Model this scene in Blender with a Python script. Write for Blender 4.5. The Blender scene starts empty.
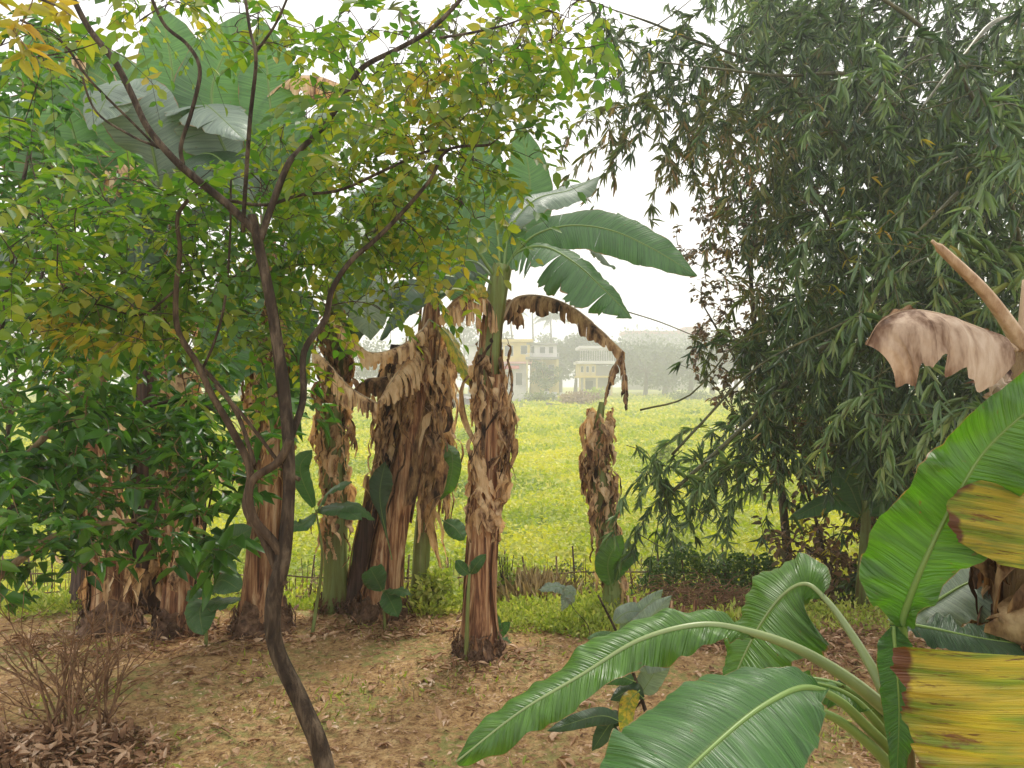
import bpy, math, random
import numpy as np
from mathutils import Vector, noise

# ------------------------------------------------------------------ camera, sky, sun
R = math.radians
F, CX, CY, EYE = 770.0, 512.0, 384.0, 1.6
SC = bpy.context.scene
COL = SC.collection
cam_d = bpy.data.cameras.new('camera'); cam = bpy.data.objects.new('camera', cam_d); COL.objects.link(cam)
cam_d.sensor_width = 36; cam_d.lens = 36*F/1024; cam_d.clip_end = 2000; cam_d.clip_start = 0.05
cam.location = (0, 0, EYE); cam.rotation_euler = (R(90), 0, 0); SC.camera = cam

SUN_EL, SUN_AZ = R(58), R(25)      # azimuth measured from +Y (view direction) towards +X
w = bpy.data.worlds.new('World'); SC.world = w; w.use_nodes = True
nt = w.node_tree; nt.nodes.clear()
wo = nt.nodes.new('ShaderNodeOutputWorld'); bg = nt.nodes.new('ShaderNodeBackground')
sky = nt.nodes.new('ShaderNodeTexSky'); sky.sky_type = 'NISHITA'; sky.sun_disc = False
sky.sun_elevation = SUN_EL; sky.sun_rotation = SUN_AZ; sky.dust_density = 6; sky.air_density = 1.0
mx = nt.nodes.new('ShaderNodeMixRGB'); mx.inputs[0].default_value = 0.86
mx.inputs[2].default_value = (7.15, 7.0, 6.95, 1)      # high overcast cloud
nt.links.new(sky.outputs[0], mx.inputs[1]); nt.links.new(mx.outputs[0], bg.inputs[0])
bg.inputs[1].default_value = 0.12; nt.links.new(bg.outputs[0], wo.inputs[0])
sd = bpy.data.lights.new('sun', 'SUN'); sd.energy = 1.5; sd.angle = R(12); sd.color = (1, .95, .86)
sun = bpy.data.objects.new('sun', sd); COL.objects.link(sun)
sdir = Vector((math.sin(SUN_AZ)*math.cos(SUN_EL), math.cos(SUN_AZ)*math.cos(SUN_EL), math.sin(SUN_EL)))
sun.rotation_euler = sdir.to_track_quat('Z', 'Y').to_euler(); sun.location = (0, 0, 30)
vs = SC.view_settings; vs.view_transform = 'Standard'; vs.look = 'None'; vs.gamma = 1; vs.use_curve_mapping = False
vs.exposure = 0.84
HAZE = 0.0048
FAR = 1.5
SC.cycles.volume_bounces = 2

rnd = random.Random(7); rng = np.random.default_rng(7)

# ------------------------------------------------------------------ helpers
def P(px, py, d): return Vector(((px-CX)/F*d, d, EYE-(py-CY)/F*d))
def gz(x, y):
    t = min(1, max(0, (y-5.3)/1.7)); t = t*t*(3-2*t)
    z = -0.6*t
    z += 0.014*noise.noise(Vector((x*.8, y*.8, 0))) + 0.012*noise.noise(Vector((x*4, y*4, 3)))
    if y > 9: z += 0.10*noise.noise(Vector((x*.25, y*.25, 9)))
    return z
def GP(px, d):                                      # ground point in the column px at depth d
    x = (px-CX)/F*d; return Vector((x, d, gz(x, d)))

def tag(o, label=None, cat=None, group=None, kind=None):
    for k, v in (('label', label), ('category', cat), ('group', group), ('kind', kind)):
        if v: o[k] = v
    return o
def empty(name, loc=(0, 0, 0)):
    o = bpy.data.objects.new(name, None); COL.objects.link(o); o.location = loc; return o
def thing(name, loc, label, cat, group=None, kind=None):
    return tag(empty(name, loc), label, cat, group, kind)

def make(name, V, Fc, mat, parent=None, uv=None, smooth=True):
    V = np.asarray(V, dtype=np.float32).reshape(-1, 3)
    if parent is not None:
        off = Vector((0, 0, 0)); q = parent
        while q is not None: off += q.location; q = q.parent
        V = V - np.array(off, dtype=np.float32)
    me = bpy.data.meshes.new(name)
    if isinstance(Fc, np.ndarray) and Fc.ndim == 2:
        n, k = Fc.shape
        me.vertices.add(len(V)); me.vertices.foreach_set('co', V.ravel())
        me.loops.add(n*k); me.loops.foreach_set('vertex_index', Fc.ravel().astype(np.int32))
        me.polygons.add(n); me.polygons.foreach_set('loop_start', np.arange(0, n*k, k, dtype=np.int32))
        me.polygons.foreach_set('loop_total', np.full(n, k, dtype=np.int32))
        me.update(calc_edges=True)
    else:
        me.from_pydata([tuple(v) for v in V], [], [tuple(f) for f in Fc])
    if uv is not None:
        l = me.uv_layers.new(name='UVMap'); idx = np.empty(len(me.loops), dtype=np.int32)
        me.loops.foreach_get('vertex_index', idx)
        l.data.foreach_set('uv', np.asarray(uv, dtype=np.float32)[idx].ravel())
    if smooth: me.polygons.foreach_set('use_smooth', np.ones(len(me.polygons), dtype=bool))
    me.materials.append(mat); me.validate(); me.update()
    o = bpy.data.objects.new(name, me); COL.objects.link(o)
    if parent is not None: o.parent = parent
    return o

class MB:
    def __init__(s): s.v = []; s.f = []; s.uv = []
    def add(s, vs_, fs, uvs=None):
        b = len(s.v); s.v += [tuple(v) for v in vs_]; s.f += [tuple(i+b for i in f) for f in fs]
        s.uv += uvs if uvs else [(0, 0)]*len(vs_)
    def box(s, x0, x1, y0, y1, z0, z1):
        s.add([(x0,y0,z0),(x1,y0,z0),(x1,y1,z0),(x0,y1,z0),(x0,y0,z1),(x1,y0,z1),(x1,y1,z1),(x0,y1,z1)],
              [(0,3,2,1),(4,5,6,7),(0,1,5,4),(1,2,6,5),(2,3,7,6),(3,0,4,7)])
    def tube(s, pts, r0, r1=None, n=8, radii=None, rough=0, cap=True, ridges=0):
        if r1 is None: r1 = r0
        m = len(pts); u = None; vv = []; uv = []; L = 0
        for i, p in enumerate(pts):
            a = pts[max(0, i-1)]; b = pts[min(m-1, i+1)]; t = (b-a)
            t = t.normalized() if t.length > 1e-9 else Vector((0, 0, 1))
            if u is None:
                u = t.orthogonal().normalized()
            u = (u - t*u.dot(t)); u = u.normalized() if u.length > 1e-6 else t.orthogonal().normalized()
            v2 = t.cross(u)
            r = radii[i] if radii else r0+(r1-r0)*i/(m-1)
            if i: L += (p-pts[i-1]).length
            for k in range(n):
                an = 2*math.pi*k/n
                rr = r
                if rough: rr *= 1+rough*noise.noise(Vector((math.cos(an)*2.3, math.sin(an)*2.3, L*3+pts[0].x*7)))
                if ridges: rr *= 1+ridges*noise.noise(Vector((math.cos(an)*6, math.sin(an)*6, L*.8+pts[0].x*3)))
                vv.append(p+u*(rr*math.cos(an))+v2*(rr*math.sin(an))); uv.append((k/n, L))
        ff = [(i*n+k, i*n+(k+1) % n, (i+1)*n+(k+1) % n, (i+1)*n+k) for i in range(m-1) for k in range(n)]
        if cap:
            ff.append(tuple(range(n))[::-1]); ff.append(tuple((m-1)*n+k for k in range(n)))
        s.add(vv, ff, uv)
    def build(s, name, mat, parent=None, smooth=True, uv=False):
        return make(name, s.v, s.f, mat, parent, s.uv if uv else None, smooth)

def spline(pts, n):
    pts = [Vector(p) for p in pts]
    if len(pts) == 2: return [pts[0].lerp(pts[1], i/n) for i in range(n+1)]
    q = [pts[0]*2-pts[1]]+pts+[pts[-1]*2-pts[-2]]
    m = len(pts)-1; out = []
    for i in range(n+1):
        s = i/n*m; k = min(int(s), m-1); t = s-k
        a, b, c, d = q[k:k+4]
        out.append(.5*((2*b)+(c-a)*t+(2*a-5*b+4*c-d)*t*t+(3*b-a-3*c+d)*t**3))
    return out
def interp(lst, t):
    s = t*(len(lst)-1); k = min(int(s), len(lst)-2); f = s-k; return lst[k]*(1-f)+lst[k+1]*f

# ------------------------------------------------------------------ materials
def nodes(name):
    m = bpy.data.materials.new(name); m.use_nodes = True; t = m.node_tree
    b = t.nodes['Principled BSDF']; return m, t, b
def N(t, typ, **kw):
    n = t.nodes.new(typ)
    for k, v in kw.items():
        if k in n.inputs.keys(): n.inputs[k].default_value = v
        else: setattr(n, k, v)
    return n
def ramp(t, fac, stops):
    r = t.nodes.new('ShaderNodeValToRGB'); t.links.new(fac, r.inputs[0])
    e = r.color_ramp.elements
    while len(e) < len(stops): e.new(.5)
    for i, (p, c) in enumerate(stops): e[i].position = p; e[i].color = (*c, 1)
    return r.outputs[0]
def mixc(t, fac, a, b, mode='MIX'):
    n = t.nodes.new('ShaderNodeMixRGB'); n.blend_type = mode
    for i, x in ((0, fac), (1, a), (2, b)):
        if isinstance(x, (int, float)): n.inputs[i].default_value = x
        elif isinstance(x, tuple): n.inputs[i].default_value = (*x, 1)
        else: t.links.new(x, n.inputs[i])
    return n.outputs[0]
def math_(t, op, a, b=0.0, clamp=False):
    n = t.nodes.new('ShaderNodeMath'); n.operation = op; n.use_clamp = clamp
    for i, x in ((0, a), (1, b)):
        if isinstance(x, (int, float)): n.inputs[i].default_value = x
        else: t.links.new(x, n.inputs[i])
    return n.outputs[0]
def noise_(t, scale, detail=4, vec=None, rough=.55, dist=0):
    n = N(t, 'ShaderNodeTexNoise'); n.inputs['Scale'].default_value = scale
    n.inputs['Detail'].default_value = detail; n.inputs['Roughness'].default_value = rough; n.inputs['Distortion'].default_value = dist
    if vec is None:
        g = N(t, 'ShaderNodeNewGeometry'); vec = g.outputs['Position']
    t.links.new(vec, n.inputs['Vector']); return n.outputs[0]
def vscale(t, vec, s):
    n = N(t, 'ShaderNodeMapping'); n.inputs['Scale'].default_value = s; t.links.new(vec, n.inputs['Vector']); return n.outputs[0]
def bump(t, b, h, strength, dist=.01):
    n = N(t, 'ShaderNodeBump'); n.inputs['Strength'].default_value = strength; n.inputs['Distance'].default_value = dist
    t.links.new(h, n.inputs['Height']); t.links.new(n.outputs[0], b.inputs['Normal']); return n.outputs[0]
def translucent(t, b, col, amt, tint=(1.1, 1.25, .5), nrm=None):
    tr = N(t, 'ShaderNodeBsdfTranslucent'); c = mixc(t, 1.0, col, tint, 'MULTIPLY'); t.links.new(c, tr.inputs[0])
    m = N(t, 'ShaderNodeMixShader'); m.inputs[0].default_value = amt
    t.links.new(b.outputs[0], m.inputs[1]); t.links.new(tr.outputs[0], m.inputs[2])
    t.links.new(m.outputs[0], t.nodes['Material Output'].inputs[0])

def foliage(name, stops, rough=.45, tr=.35, nscale=1.5, namt=.35, tint=(1.2, 1.3, .5), spec=.5):
    m, t, b = nodes(name)
    g = N(t, 'ShaderNodeNewGeometry')
    nz = noise_(t, nscale, 2)
    f = math_(t, 'ADD', math_(t, 'MULTIPLY', g.outputs['Random Per Island'], 1-namt), math_(t, 'MULTIPLY', math_(t, 'SUBTRACT', math_(t, 'MULTIPLY', nz, 2.6), .8), namt))
    c = ramp(t, f, stops)
    t.links.new(c, b.inputs['Base Color']); b.inputs['Roughness'].default_value = rough
    b.inputs['Specular IOR Level'].default_value = spec
    translucent(t, b, c, tr, tint)
    return m

def banana_mat(name, c1, c2, edge=(.28, .17, .07), blot=.0, rough=.36, tr=.3, vein=60, yellow=None, spec=.8):
    m, t, b = nodes(name)
    uvn = N(t, 'ShaderNodeUVMap'); sep = N(t, 'ShaderNodeSeparateXYZ'); t.links.new(uvn.outputs[0], sep.inputs[0])
    u, v = sep.outputs[0], sep.outputs[1]
    au = math_(t, 'ABSOLUTE', u)
    vv = math_(t, 'SUBTRACT', v, math_(t, 'MULTIPLY', au, .06))
    comb = N(t, 'ShaderNodeCombineXYZ'); t.links.new(math_(t, 'MULTIPLY', u, .6), comb.inputs[0]); t.links.new(math_(t, 'MULTIPLY', vv, vein), comb.inputs[1])
    st = noise_(t, 1.0, 5, comb.outputs[0], .7)
    comb2 = N(t, 'ShaderNodeCombineXYZ'); t.links.new(math_(t, 'MULTIPLY', u, 1.2), comb2.inputs[0]); t.links.new(math_(t, 'MULTIPLY', vv, 9), comb2.inputs[1])
    big = noise_(t, 1.0, 3, comb2.outputs[0])
    c = mixc(t, math_(t, 'MULTIPLY', st, .9), c1, c2)
    c = mixc(t, ramp(t, big, [(.35, (0, 0, 0)), (.7, (.6, .6, .6))]), c, c2)
    c = mixc(t, 1.0, c, ramp(t, st, [(.3, (.62, .62, .62)), (.5, (.95, .95, .95)), (.7, (1.25, 1.22, 1.1))]), 'MULTIPLY')
    c = mixc(t, ramp(t, noise_(t, 60, 3, None, .5), [(.70, (0, 0, 0)), (.74, (.7, .7, .7))]), c, (.16, .10, .03))
    if yellow:
        fy = ramp(t, big, [(.43, (1, 1, 1)), (.58, (0, 0, 0))])
        c = mixc(t, fy, c, yellow)
        comb3 = N(t, 'ShaderNodeCombineXYZ'); t.links.new(math_(t, 'MULTIPLY', u, 3.0), comb3.inputs[0]); t.links.new(math_(t, 'MULTIPLY', vv, 26), comb3.inputs[1])
        sp = noise_(t, 1.3, 6, comb3.outputs[0], .7, .6)
        c = mixc(t, ramp(t, sp, [(.57, (0, 0, 0)), (.66, (.9, .9, .9))]), c, (.13, .045, .015))
    if yellow:
        comb5 = N(t, 'ShaderNodeCombineXYZ'); t.links.new(math_(t, 'MULTIPLY', u, 1.6), comb5.inputs[0]); t.links.new(math_(t, 'MULTIPLY', vv, 7), comb5.inputs[1])
        c = mixc(t, ramp(t, noise_(t, 1.0, 7, comb5.outputs[0], .75, .8), [(.58, (0, 0, 0)), (.66, (.9, .9, .9))]), c, (.22, .07, .025))
    # brown margin with an uneven inner edge
    e = math_(t, 'ADD', au, math_(t, 'MULTIPLY', math_(t, 'SUBTRACT', noise_(t, 14, 3), .5), .16 if not blot else .5+blot))
    c = mixc(t, ramp(t, e, [(.975-blot, (0, 0, 0)), (.995, (1, 1, 1))]), c, edge)
    rib = ramp(t, au, [(.0, (1, 1, 1)), (.06, (0, 0, 0))])
    c = mixc(t, math_(t, 'MULTIPLY', rib, .45), c, (.30, .36, .10))
    t.links.new(c, b.inputs['Base Color']); b.inputs['Roughness'].default_value = rough
    b.inputs['Specular IOR Level'].default_value = spec
    comb4 = N(t, 'ShaderNodeCombineXYZ'); t.links.new(math_(t, 'MULTIPLY', vv, vein*2.2), comb4.inputs[1])
    t.links.new(math_(t, 'MULTIPLY', u, .3), comb4.inputs[0])
    bump(t, b, noise_(t, 1, 2, comb4.outputs[0]), .8, .010)
    translucent(t, b, c, tr, (1.1, 1.35, .35))
    return m

def dry_mat(name, stops, tr=.3, sc=22):
    m, t, b = nodes(name)
    g = N(t, 'ShaderNodeNewGeometry')
    nz = noise_(t, sc, 5, vscale(t, g.outputs['Position'], (1, 1, .3)), .65)
    f = math_(t, 'ADD', math_(t, 'MULTIPLY', g.outputs['Random Per Island'], .4), math_(t, 'MULTIPLY', math_(t, 'SUBTRACT', nz, .36), 2.2))
    c = ramp(t, f, stops); t.links.new(c, b.inputs['Base Color']); b.inputs['Roughness'].default_value = .75
    b.inputs['Specular IOR Level'].default_value = .25
    bump(t, b, noise_(t, sc*3, 4), .6, .006)
    translucent(t, b, c, tr, (1.2, .9, .6))
    return m

def bark_mat(name, stops, sc=(12, 12, 1.6), bs=.8, rough=.85, nsc=1.0):
    m, t, b = nodes(name)
    g = N(t, 'ShaderNodeNewGeometry')
    v = vscale(t, g.outputs['Position'], sc)
    nz = noise_(t, nsc, 6, v, .65, .4); c = ramp(t, nz, stops)
    c = mixc(t, ramp(t, noise_(t, 3, 4), [(.45, (0, 0, 0)), (.7, (.5, .5, .5))]), c, stops[0][1])
    t.links.new(c, b.inputs['Base Color']); b.inputs['Roughness'].default_value = rough
    b.inputs['Specular IOR Level'].default_value = .3
    bump(t, b, nz, bs, .02); return m
def plain(name, col, rough=.8, nsc=3, var=.25):
    m, t, b = nodes(name)
    c = mixc(t, ramp(t, noise_(t, nsc, 5), [(.3, (1-var,)*3), (.7, (1,)*3)]), (0, 0, 0), (1, 1, 1))
    c = mixc(t, 1.0, col, c, 'MULTIPLY')
    t.links.new(c, b.inputs['Base Color']); b.inputs['Roughness'].default_value = rough; return m

M = {}
M['bark'] = bark_mat('bark_dark', [(.3, (.015, .010, .006)), (.48, (.05, .033, .02)), (.66, (.17, .125, .08))], (34, 34, 9), 1.2, nsc=1.0)
M['bark_loop'] = bark_mat('bark_tan', [(.3, (.03, .018, .010)), (.52, (.10, .065, .038)), (.72, (.24, .17, .10))], (34, 34, 9), 1.2)
M['bark_pale'] = bark_mat('bark_pale', [(.3, (.16, .10, .05)), (.55, (.30, .21, .11)), (.75, (.42, .32, .18))], (34, 34, 9), 1.2, nsc=1.0)
M['twig_red'] = bark_mat('twig_red', [(.3, (.12, .06, .03)), (.55, (.29, .165, .085)), (.75, (.46, .31, .18))], (30, 30, 20))
M['pseudo'] = bark_mat('banana_stem', [(.34, (.04, .018, .011)), (.45, (.22, .09, .04)), (.54, (.46, .25, .12)), (.66, (.70, .50, .30))], (34, 34, 1.6), 1.0, .7)
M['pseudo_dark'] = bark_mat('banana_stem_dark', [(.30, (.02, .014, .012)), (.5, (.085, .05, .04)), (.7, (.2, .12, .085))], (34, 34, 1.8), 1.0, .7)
M['pseudo_green'] = bark_mat('banana_stem_green', [(.3, (.10, .06, .02)), (.45, (.17, .20, .05)), (.6, (.22, .30, .10)), (.75, (.38, .36, .17))], (22, 22, 2), .6, .45)
M['mound'] = bark_mat('root_mound', [(.3, (.04, .02, .012)), (.5, (.17, .095, .055)), (.7, (.34, .21, .13))], (25, 25, 25), 1.2)
M['leaflet'] = foliage('pinnate_leaf', [(.0, (.035, .12, .012)), (.35, (.085, .20, .018)), (.62, (.20, .28, .025)), (.85, (.38, .35, .035)), (1, (.52, .34, .05))], .42, .5, 1.6, .45)
M['broad'] = foliage('broad_leaf', [(.0, (.02, .07, .012)), (.35, (.05, .16, .02)), (.7, (.12, .28, .035)), (1, (.30, .42, .07))], .28, .4, 1.5, .35)
M['broad_yellow'] = foliage('yellow_leaf', [(.0, (.18, .26, .03)), (.5, (.42, .36, .04)), (1, (.58, .33, .04))], .45, .4)
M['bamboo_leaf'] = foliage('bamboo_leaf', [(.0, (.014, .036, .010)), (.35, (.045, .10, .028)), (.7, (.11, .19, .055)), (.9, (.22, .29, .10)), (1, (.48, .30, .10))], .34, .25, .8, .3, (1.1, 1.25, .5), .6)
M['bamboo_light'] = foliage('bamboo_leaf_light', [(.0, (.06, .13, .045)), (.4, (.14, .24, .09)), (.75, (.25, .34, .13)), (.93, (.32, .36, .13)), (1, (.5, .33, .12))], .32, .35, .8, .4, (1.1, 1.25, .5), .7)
M['bamboo_olive'] = foliage('bamboo_leaf_olive', [(.0, (.05, .08, .02)), (.4, (.11, .16, .035)), (.75, (.22, .21, .07)), (1, (.45, .25, .10))], .45, .35, .8, .35)
M['rust_leaf'] = foliage('rusty_leaf', [(.0, (.05, .07, .02)), (.4, (.13, .10, .04)), (.75, (.25, .14, .07)), (1, (.42, .25, .13))], .5, .3, .8, .3, (1.2, 1, .6))
M['hedge'] = foliage('hedge_leaf', [(.0, (.025, .07, .01)), (.5, (.075, .16, .025)), (1, (.26, .32, .05))], .4, .35, 3, .5)
M['weed'] = foliage('weed_leaf', [(.0, (.16, .24, .03)), (.45, (.36, .44, .07)), (1, (.66, .62, .20))], .5, .4, 2.5, .4)
M['weed_dry'] = foliage('dry_grass', [(.0, (.20, .17, .05)), (.5, (.33, .24, .11)), (1, (.5, .36, .2))], .6, .3, 2.5, .4, (1.1, 1, .6))
M['straw'] = foliage('straw', [(.0, (.36, .28, .13)), (.5, (.58, .46, .25)), (1, (.75, .62, .38))], .6, .4, 3, .3, (1.1, 1, .7))
M['field_leaf'] = foliage('field_leaf', [(.0, (.13, .20, .025)), (.35, (.33, .40, .05)), (.62, (.55, .53, .07)), (1, (.70, .62, .10))], .5, .4, .35, .72)
M['far_tree'] = foliage('far_tree_leaf', [(.0, (.025, .055, .018)), (.5, (.06, .11, .03)), (1, (.13, .18, .06))], .6, .2, .2, .4)
M['far_pale'] = foliage('far_pale_leaf', [(.0, (.08, .13, .05)), (.5, (.17, .22, .09)), (1, (.28, .30, .14))], .6, .2, .2, .4)
M['far_pink'] = foliage('far_pink_leaf', [(.0, (.18, .12, .08)), (.5, (.34, .22, .17)), (1, (.45, .33, .22))], .6, .2, .2, .4)
M['dry'] = dry_mat('dry_leaf', [(.12, (.07, .035, .018)), (.32, (.36, .22, .12)), (.52, (.70, .50, .27)), (.95, (.88, .72, .46))])
M['dry_brown'] = dry_mat('dry_leaf_brown', [(.2, (.03, .018, .012)), (.42, (.19, .11, .06)), (.68, (.42, .28, .14)), (.95, (.62, .46, .26))])
M['litter'] = dry_mat('litter', [(.15, (.12, .06, .03)), (.45, (.38, .22, .12)), (.7, (.58, .40, .25)), (.95, (.74, .58, .43))], .1, 8)
M['pink_dry'] = dry_mat('dry_leaf_near', [(.15, (.05, .026, .016)), (.36, (.17, .10, .06)), (.58, (.42, .31, .215)), (.95, (.62, .51, .39))], .15, 14)
M['ban'] = banana_mat('banana_leaf', (.035, .12, .022), (.075, .20, .04))
M['ban_near'] = banana_mat('banana_leaf_near', (.045, .14, .014), (.11, .25, .03), rough=.36, tr=.4, vein=45)
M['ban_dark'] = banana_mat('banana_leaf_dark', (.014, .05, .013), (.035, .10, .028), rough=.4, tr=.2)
M['ban_pale'] = banana_mat('banana_leaf_pale', (.06, .17, .05), (.13, .27, .09), rough=.45, tr=.35, vein=90)
M['ban_grey'] = banana_mat('banana_leaf_grey', (.16, .24, .17), (.30, .38, .30), rough=.4, tr=.25, vein=90)
M['ban_yellow'] = banana_mat('banana_leaf_yellow', (.13, .23, .025), (.30, .36, .03), edge=(.17, .06, .02), blot=.04, yellow=(.60, .44, .04), vein=70)
M['rib'] = plain('leaf_midrib', (.17, .27, .06), .4, 8, .2)
M['rib_pale'] = plain('leaf_stalk_pale', (.25, .32, .12), .38, 8, .3)
M['rib_dry'] = plain('dry_midrib', (.52, .38, .24), .7, 12, .35)
M['culm'] = bark_mat('bamboo_culm', [(.3, (.03, .035, .012)), (.55, (.10, .10, .035)), (.75, (.22, .19, .08))], (12, 12, 12), .2, .45)
M['stalk_dry'] = bark_mat('dry_stalk', [(.3, (.22, .12, .06)), (.5, (.46, .32, .19)), (.7, (.66, .51, .34))], (26, 26, 6), .5, .6)
M['fence'] = bark_mat('fence_stick', [(.3, (.06, .035, .025)), (.55, (.18, .11, .075)), (.75, (.33, .23, .16))], (20, 20, 4))
M['white'] = plain('white_scrap', (.8, .78, .76), .5, 30, .1)

# ------------------------------------------------------------------ builders
def banana_leaf(parent, mid, wl, wr=None, n=48, start=0.0, nrm=Vector((0, -.3, 1)), dl=25, dr=25, strips=(1, 1), gap=.0,
                ripple=.008, rib=.009, mat='ban', ribmat='rib', hang=0, jitter=8, seed=0, name='leaf', m=7, lift=8, ragged=0, label=None, squash=0, edge_=.06):
    r = random.Random(seed*77+3)
    wr = wr or wl
    pts = spline(mid, n); up = Vector(nrm).normalized()
    mb = MB(); frames = []
    for i, p in enumerate(pts):
        t = (pts[min(n, i+1)]-pts[max(0, i-1)]).normalized()
        s = t.cross(up); s = s.normalized() if s.length > .05 else Vector((1, 0, 0))
        frames.append((p, t, s, s.cross(t)))
    def fr(tt):
        x = tt*n; k = min(int(x), n-1); f = x-k
        a, b = frames[k], frames[k+1]
        return [a[j].lerp(b[j], f) for j in range(4)]
    ph = [r.uniform(0, 6.28) for _ in range(6)]
    for side, W, droop, ns in ((-1, wl, dl, strips[0]), (1, wr, dr, strips[1])):
        cuts = [0]+sorted((k+r.uniform(-.3, .3))/ns for k in range(1, ns))+[1]
        for a, b in zip(cuts[:-1], cuts[1:]):
            cols = max(2, int((b-a)*n*1.3)+1)
            j_ang = r.uniform(-jitter, jitter)*(1.6 if ns > 6 else 1 if ns > 1 else 0)
            short = 1-ragged*r.random()**2; g = gap*r.uniform(.5, 1.5) if ns > 1 else 0
            slide = r.uniform(-.5, .5)*gap*.6; hg = hang*r.uniform(.75, 1.25)
            tc = (a+b)/2; V = []; UV = []
            for c in range(cols+1):
                t0 = a+(b-a)*c/cols
                wd = interp(W, t0)*short*(1+edge_*noise.noise(Vector((t0*13+seed*3.1, side*5.0, 1)))+.5*edge_*noise.noise(Vector((t0*37+seed, side*5.0, 2))))
                if ns > 6: wd *= 1-.25*abs(c/cols-.5)*2*r.random()
                P0 = None
                for j in range(m+1):
                    f = j/m; tt = tc+(t0-tc)*(1-g*f)+slide*(b-a)*f
                    tb = start+(1-start)*min(1, max(0, tt)); p, t, s, nn = fr(tb)
                    if j == 0: q = p.copy(); V.append(q); UV.append((0, t0)); continue
                    ang = R(lift-(droop+lift+j_ang)*f)
                    d = s*side*math.cos(ang)+nn*math.sin(ang)
                    if hg: 
                        k_ = min(1, hg*f*1.4); d = (d*(1-k_)+Vector((0, 0, -1))*k_+t*.15*slide).normalized()
                    q = V[-1]+d*(wd/m)
                    q += nn*(ripple*f*6.5/(m+1)*(noise.noise(Vector((t0*9+ph[0], side*3+ph[1], f*.8)))+.45*noise.noise(Vector((t0*24+ph[2], side*3, f)))))
                    if squash: q += (nn*noise.noise(q*34+Vector((seed, 0, 0)))+nn*.8*noise.noise(q*13+Vector((0, seed, 5))))*squash*12/m*wd/.1
                    V.append(q); UV.append((side*f, t0))
            ff = [(c*(m+1)+j, c*(m+1)+j+1, (c+1)*(m+1)+j+1, (c+1)*(m+1)+j) for c in range(cols) for j in range(m)]
            mb.add(V, ff, UV)
    o = mb.build(name, M[mat], parent, uv=True)
    if label: o['label'] = label
    if rib:
        rb = MB(); rb.tube(pts, 0, radii=[rib*(.16+1.15*(1-k_/n)**1.5) for k_ in range(n+1)], n=8); rb.build('midrib', M[ribmat], o)
    return o

BW = [.25, .7, .92, 1, 1, .95, .82, .55, .03]            # banana blade outline
def bw(w): return [x*w for x in BW]

def ribbons(mb, path, t0, t1, n, L, W, out, rad, seed, hug=.3, down=1.0, curl=.6, side=None):
    r = random.Random(seed)
    for i in range(n):
        t = r.uniform(t0, t1); k = t*(len(path)-1); k0 = min(int(k), len(path)-2)
        p = path[k0].lerp(path[k0+1], k-k0)
        a = r.uniform(0, 6.283)
        if side is not None: a = side+r.gauss(0, .8)
        Rr = Vector((math.cos(a), math.sin(a), 0)); T = Vector((-math.sin(a), math.cos(a), 0))
        l = L*r.uniform(.35, 1.2); wd = W*r.uniform(.4, 1.3); o_ = out*r.random()**1.5
        m = 11; q = p+Rr*rad*.95; d = (Rr*r.uniform(.4, 1.3)+Vector((0, 0, r.uniform(-.2, .6)))+T*r.uniform(-.6, .6)).normalized()
        tw = r.uniform(-2.4, 2.4); ph = r.uniform(-.9, .9); fold = r.uniform(-.6, .8); tp = r.uniform(.2, .8); big = 1.5 if r.random() < .18 else .8; V = []; UV = []
        kink = r.randint(2, 4); kink2 = r.randint(6, 9)
        for j in range(m+1):
            f = j/m
            grav = Vector((0, 0, -1))
            away = (q-p); away.z = 0
            tgt = grav*down+(T*.25*math.sin(f*7+ph*5))
            if away.length > rad+o_: tgt -= Rr*.35
            d = (d*(1-.42)+tgt*.42).normalized()
            q += Vector((r.gauss(0, .0035), r.gauss(0, .0035), 0))
            if j in (kink, kink2): d = (d+Vector((r.uniform(-.8, .8), r.uniform(-.8, .8), r.uniform(-.1, .5)))).normalized()
            q = q+d*(l/m)
            an = ph+tw*f*curl*2
            wdir = (T*math.cos(an)+Rr*math.sin(an)).normalized(); wdir = (wdir-d*wdir.dot(d)).normalized(); nn = d.cross(wdir)
            ww = wd*big*(.6+.5*math.sin(math.pi*min(1, f+.1)))*(1-tp*f**3)*r.uniform(.65, 1.25)*.5
            V += [q-wdir*ww+nn*ww*fold, q, q+wdir*ww+nn*ww*fold*r.uniform(.4, 1.2)]; UV += [(-1, f), (0, f), (1, f)]
        mb.add(V, [(j*3+c, j*3+c+1, j*3+4+c, j*3+3+c) for j in range(m) for c in range(2)], UV)

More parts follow.
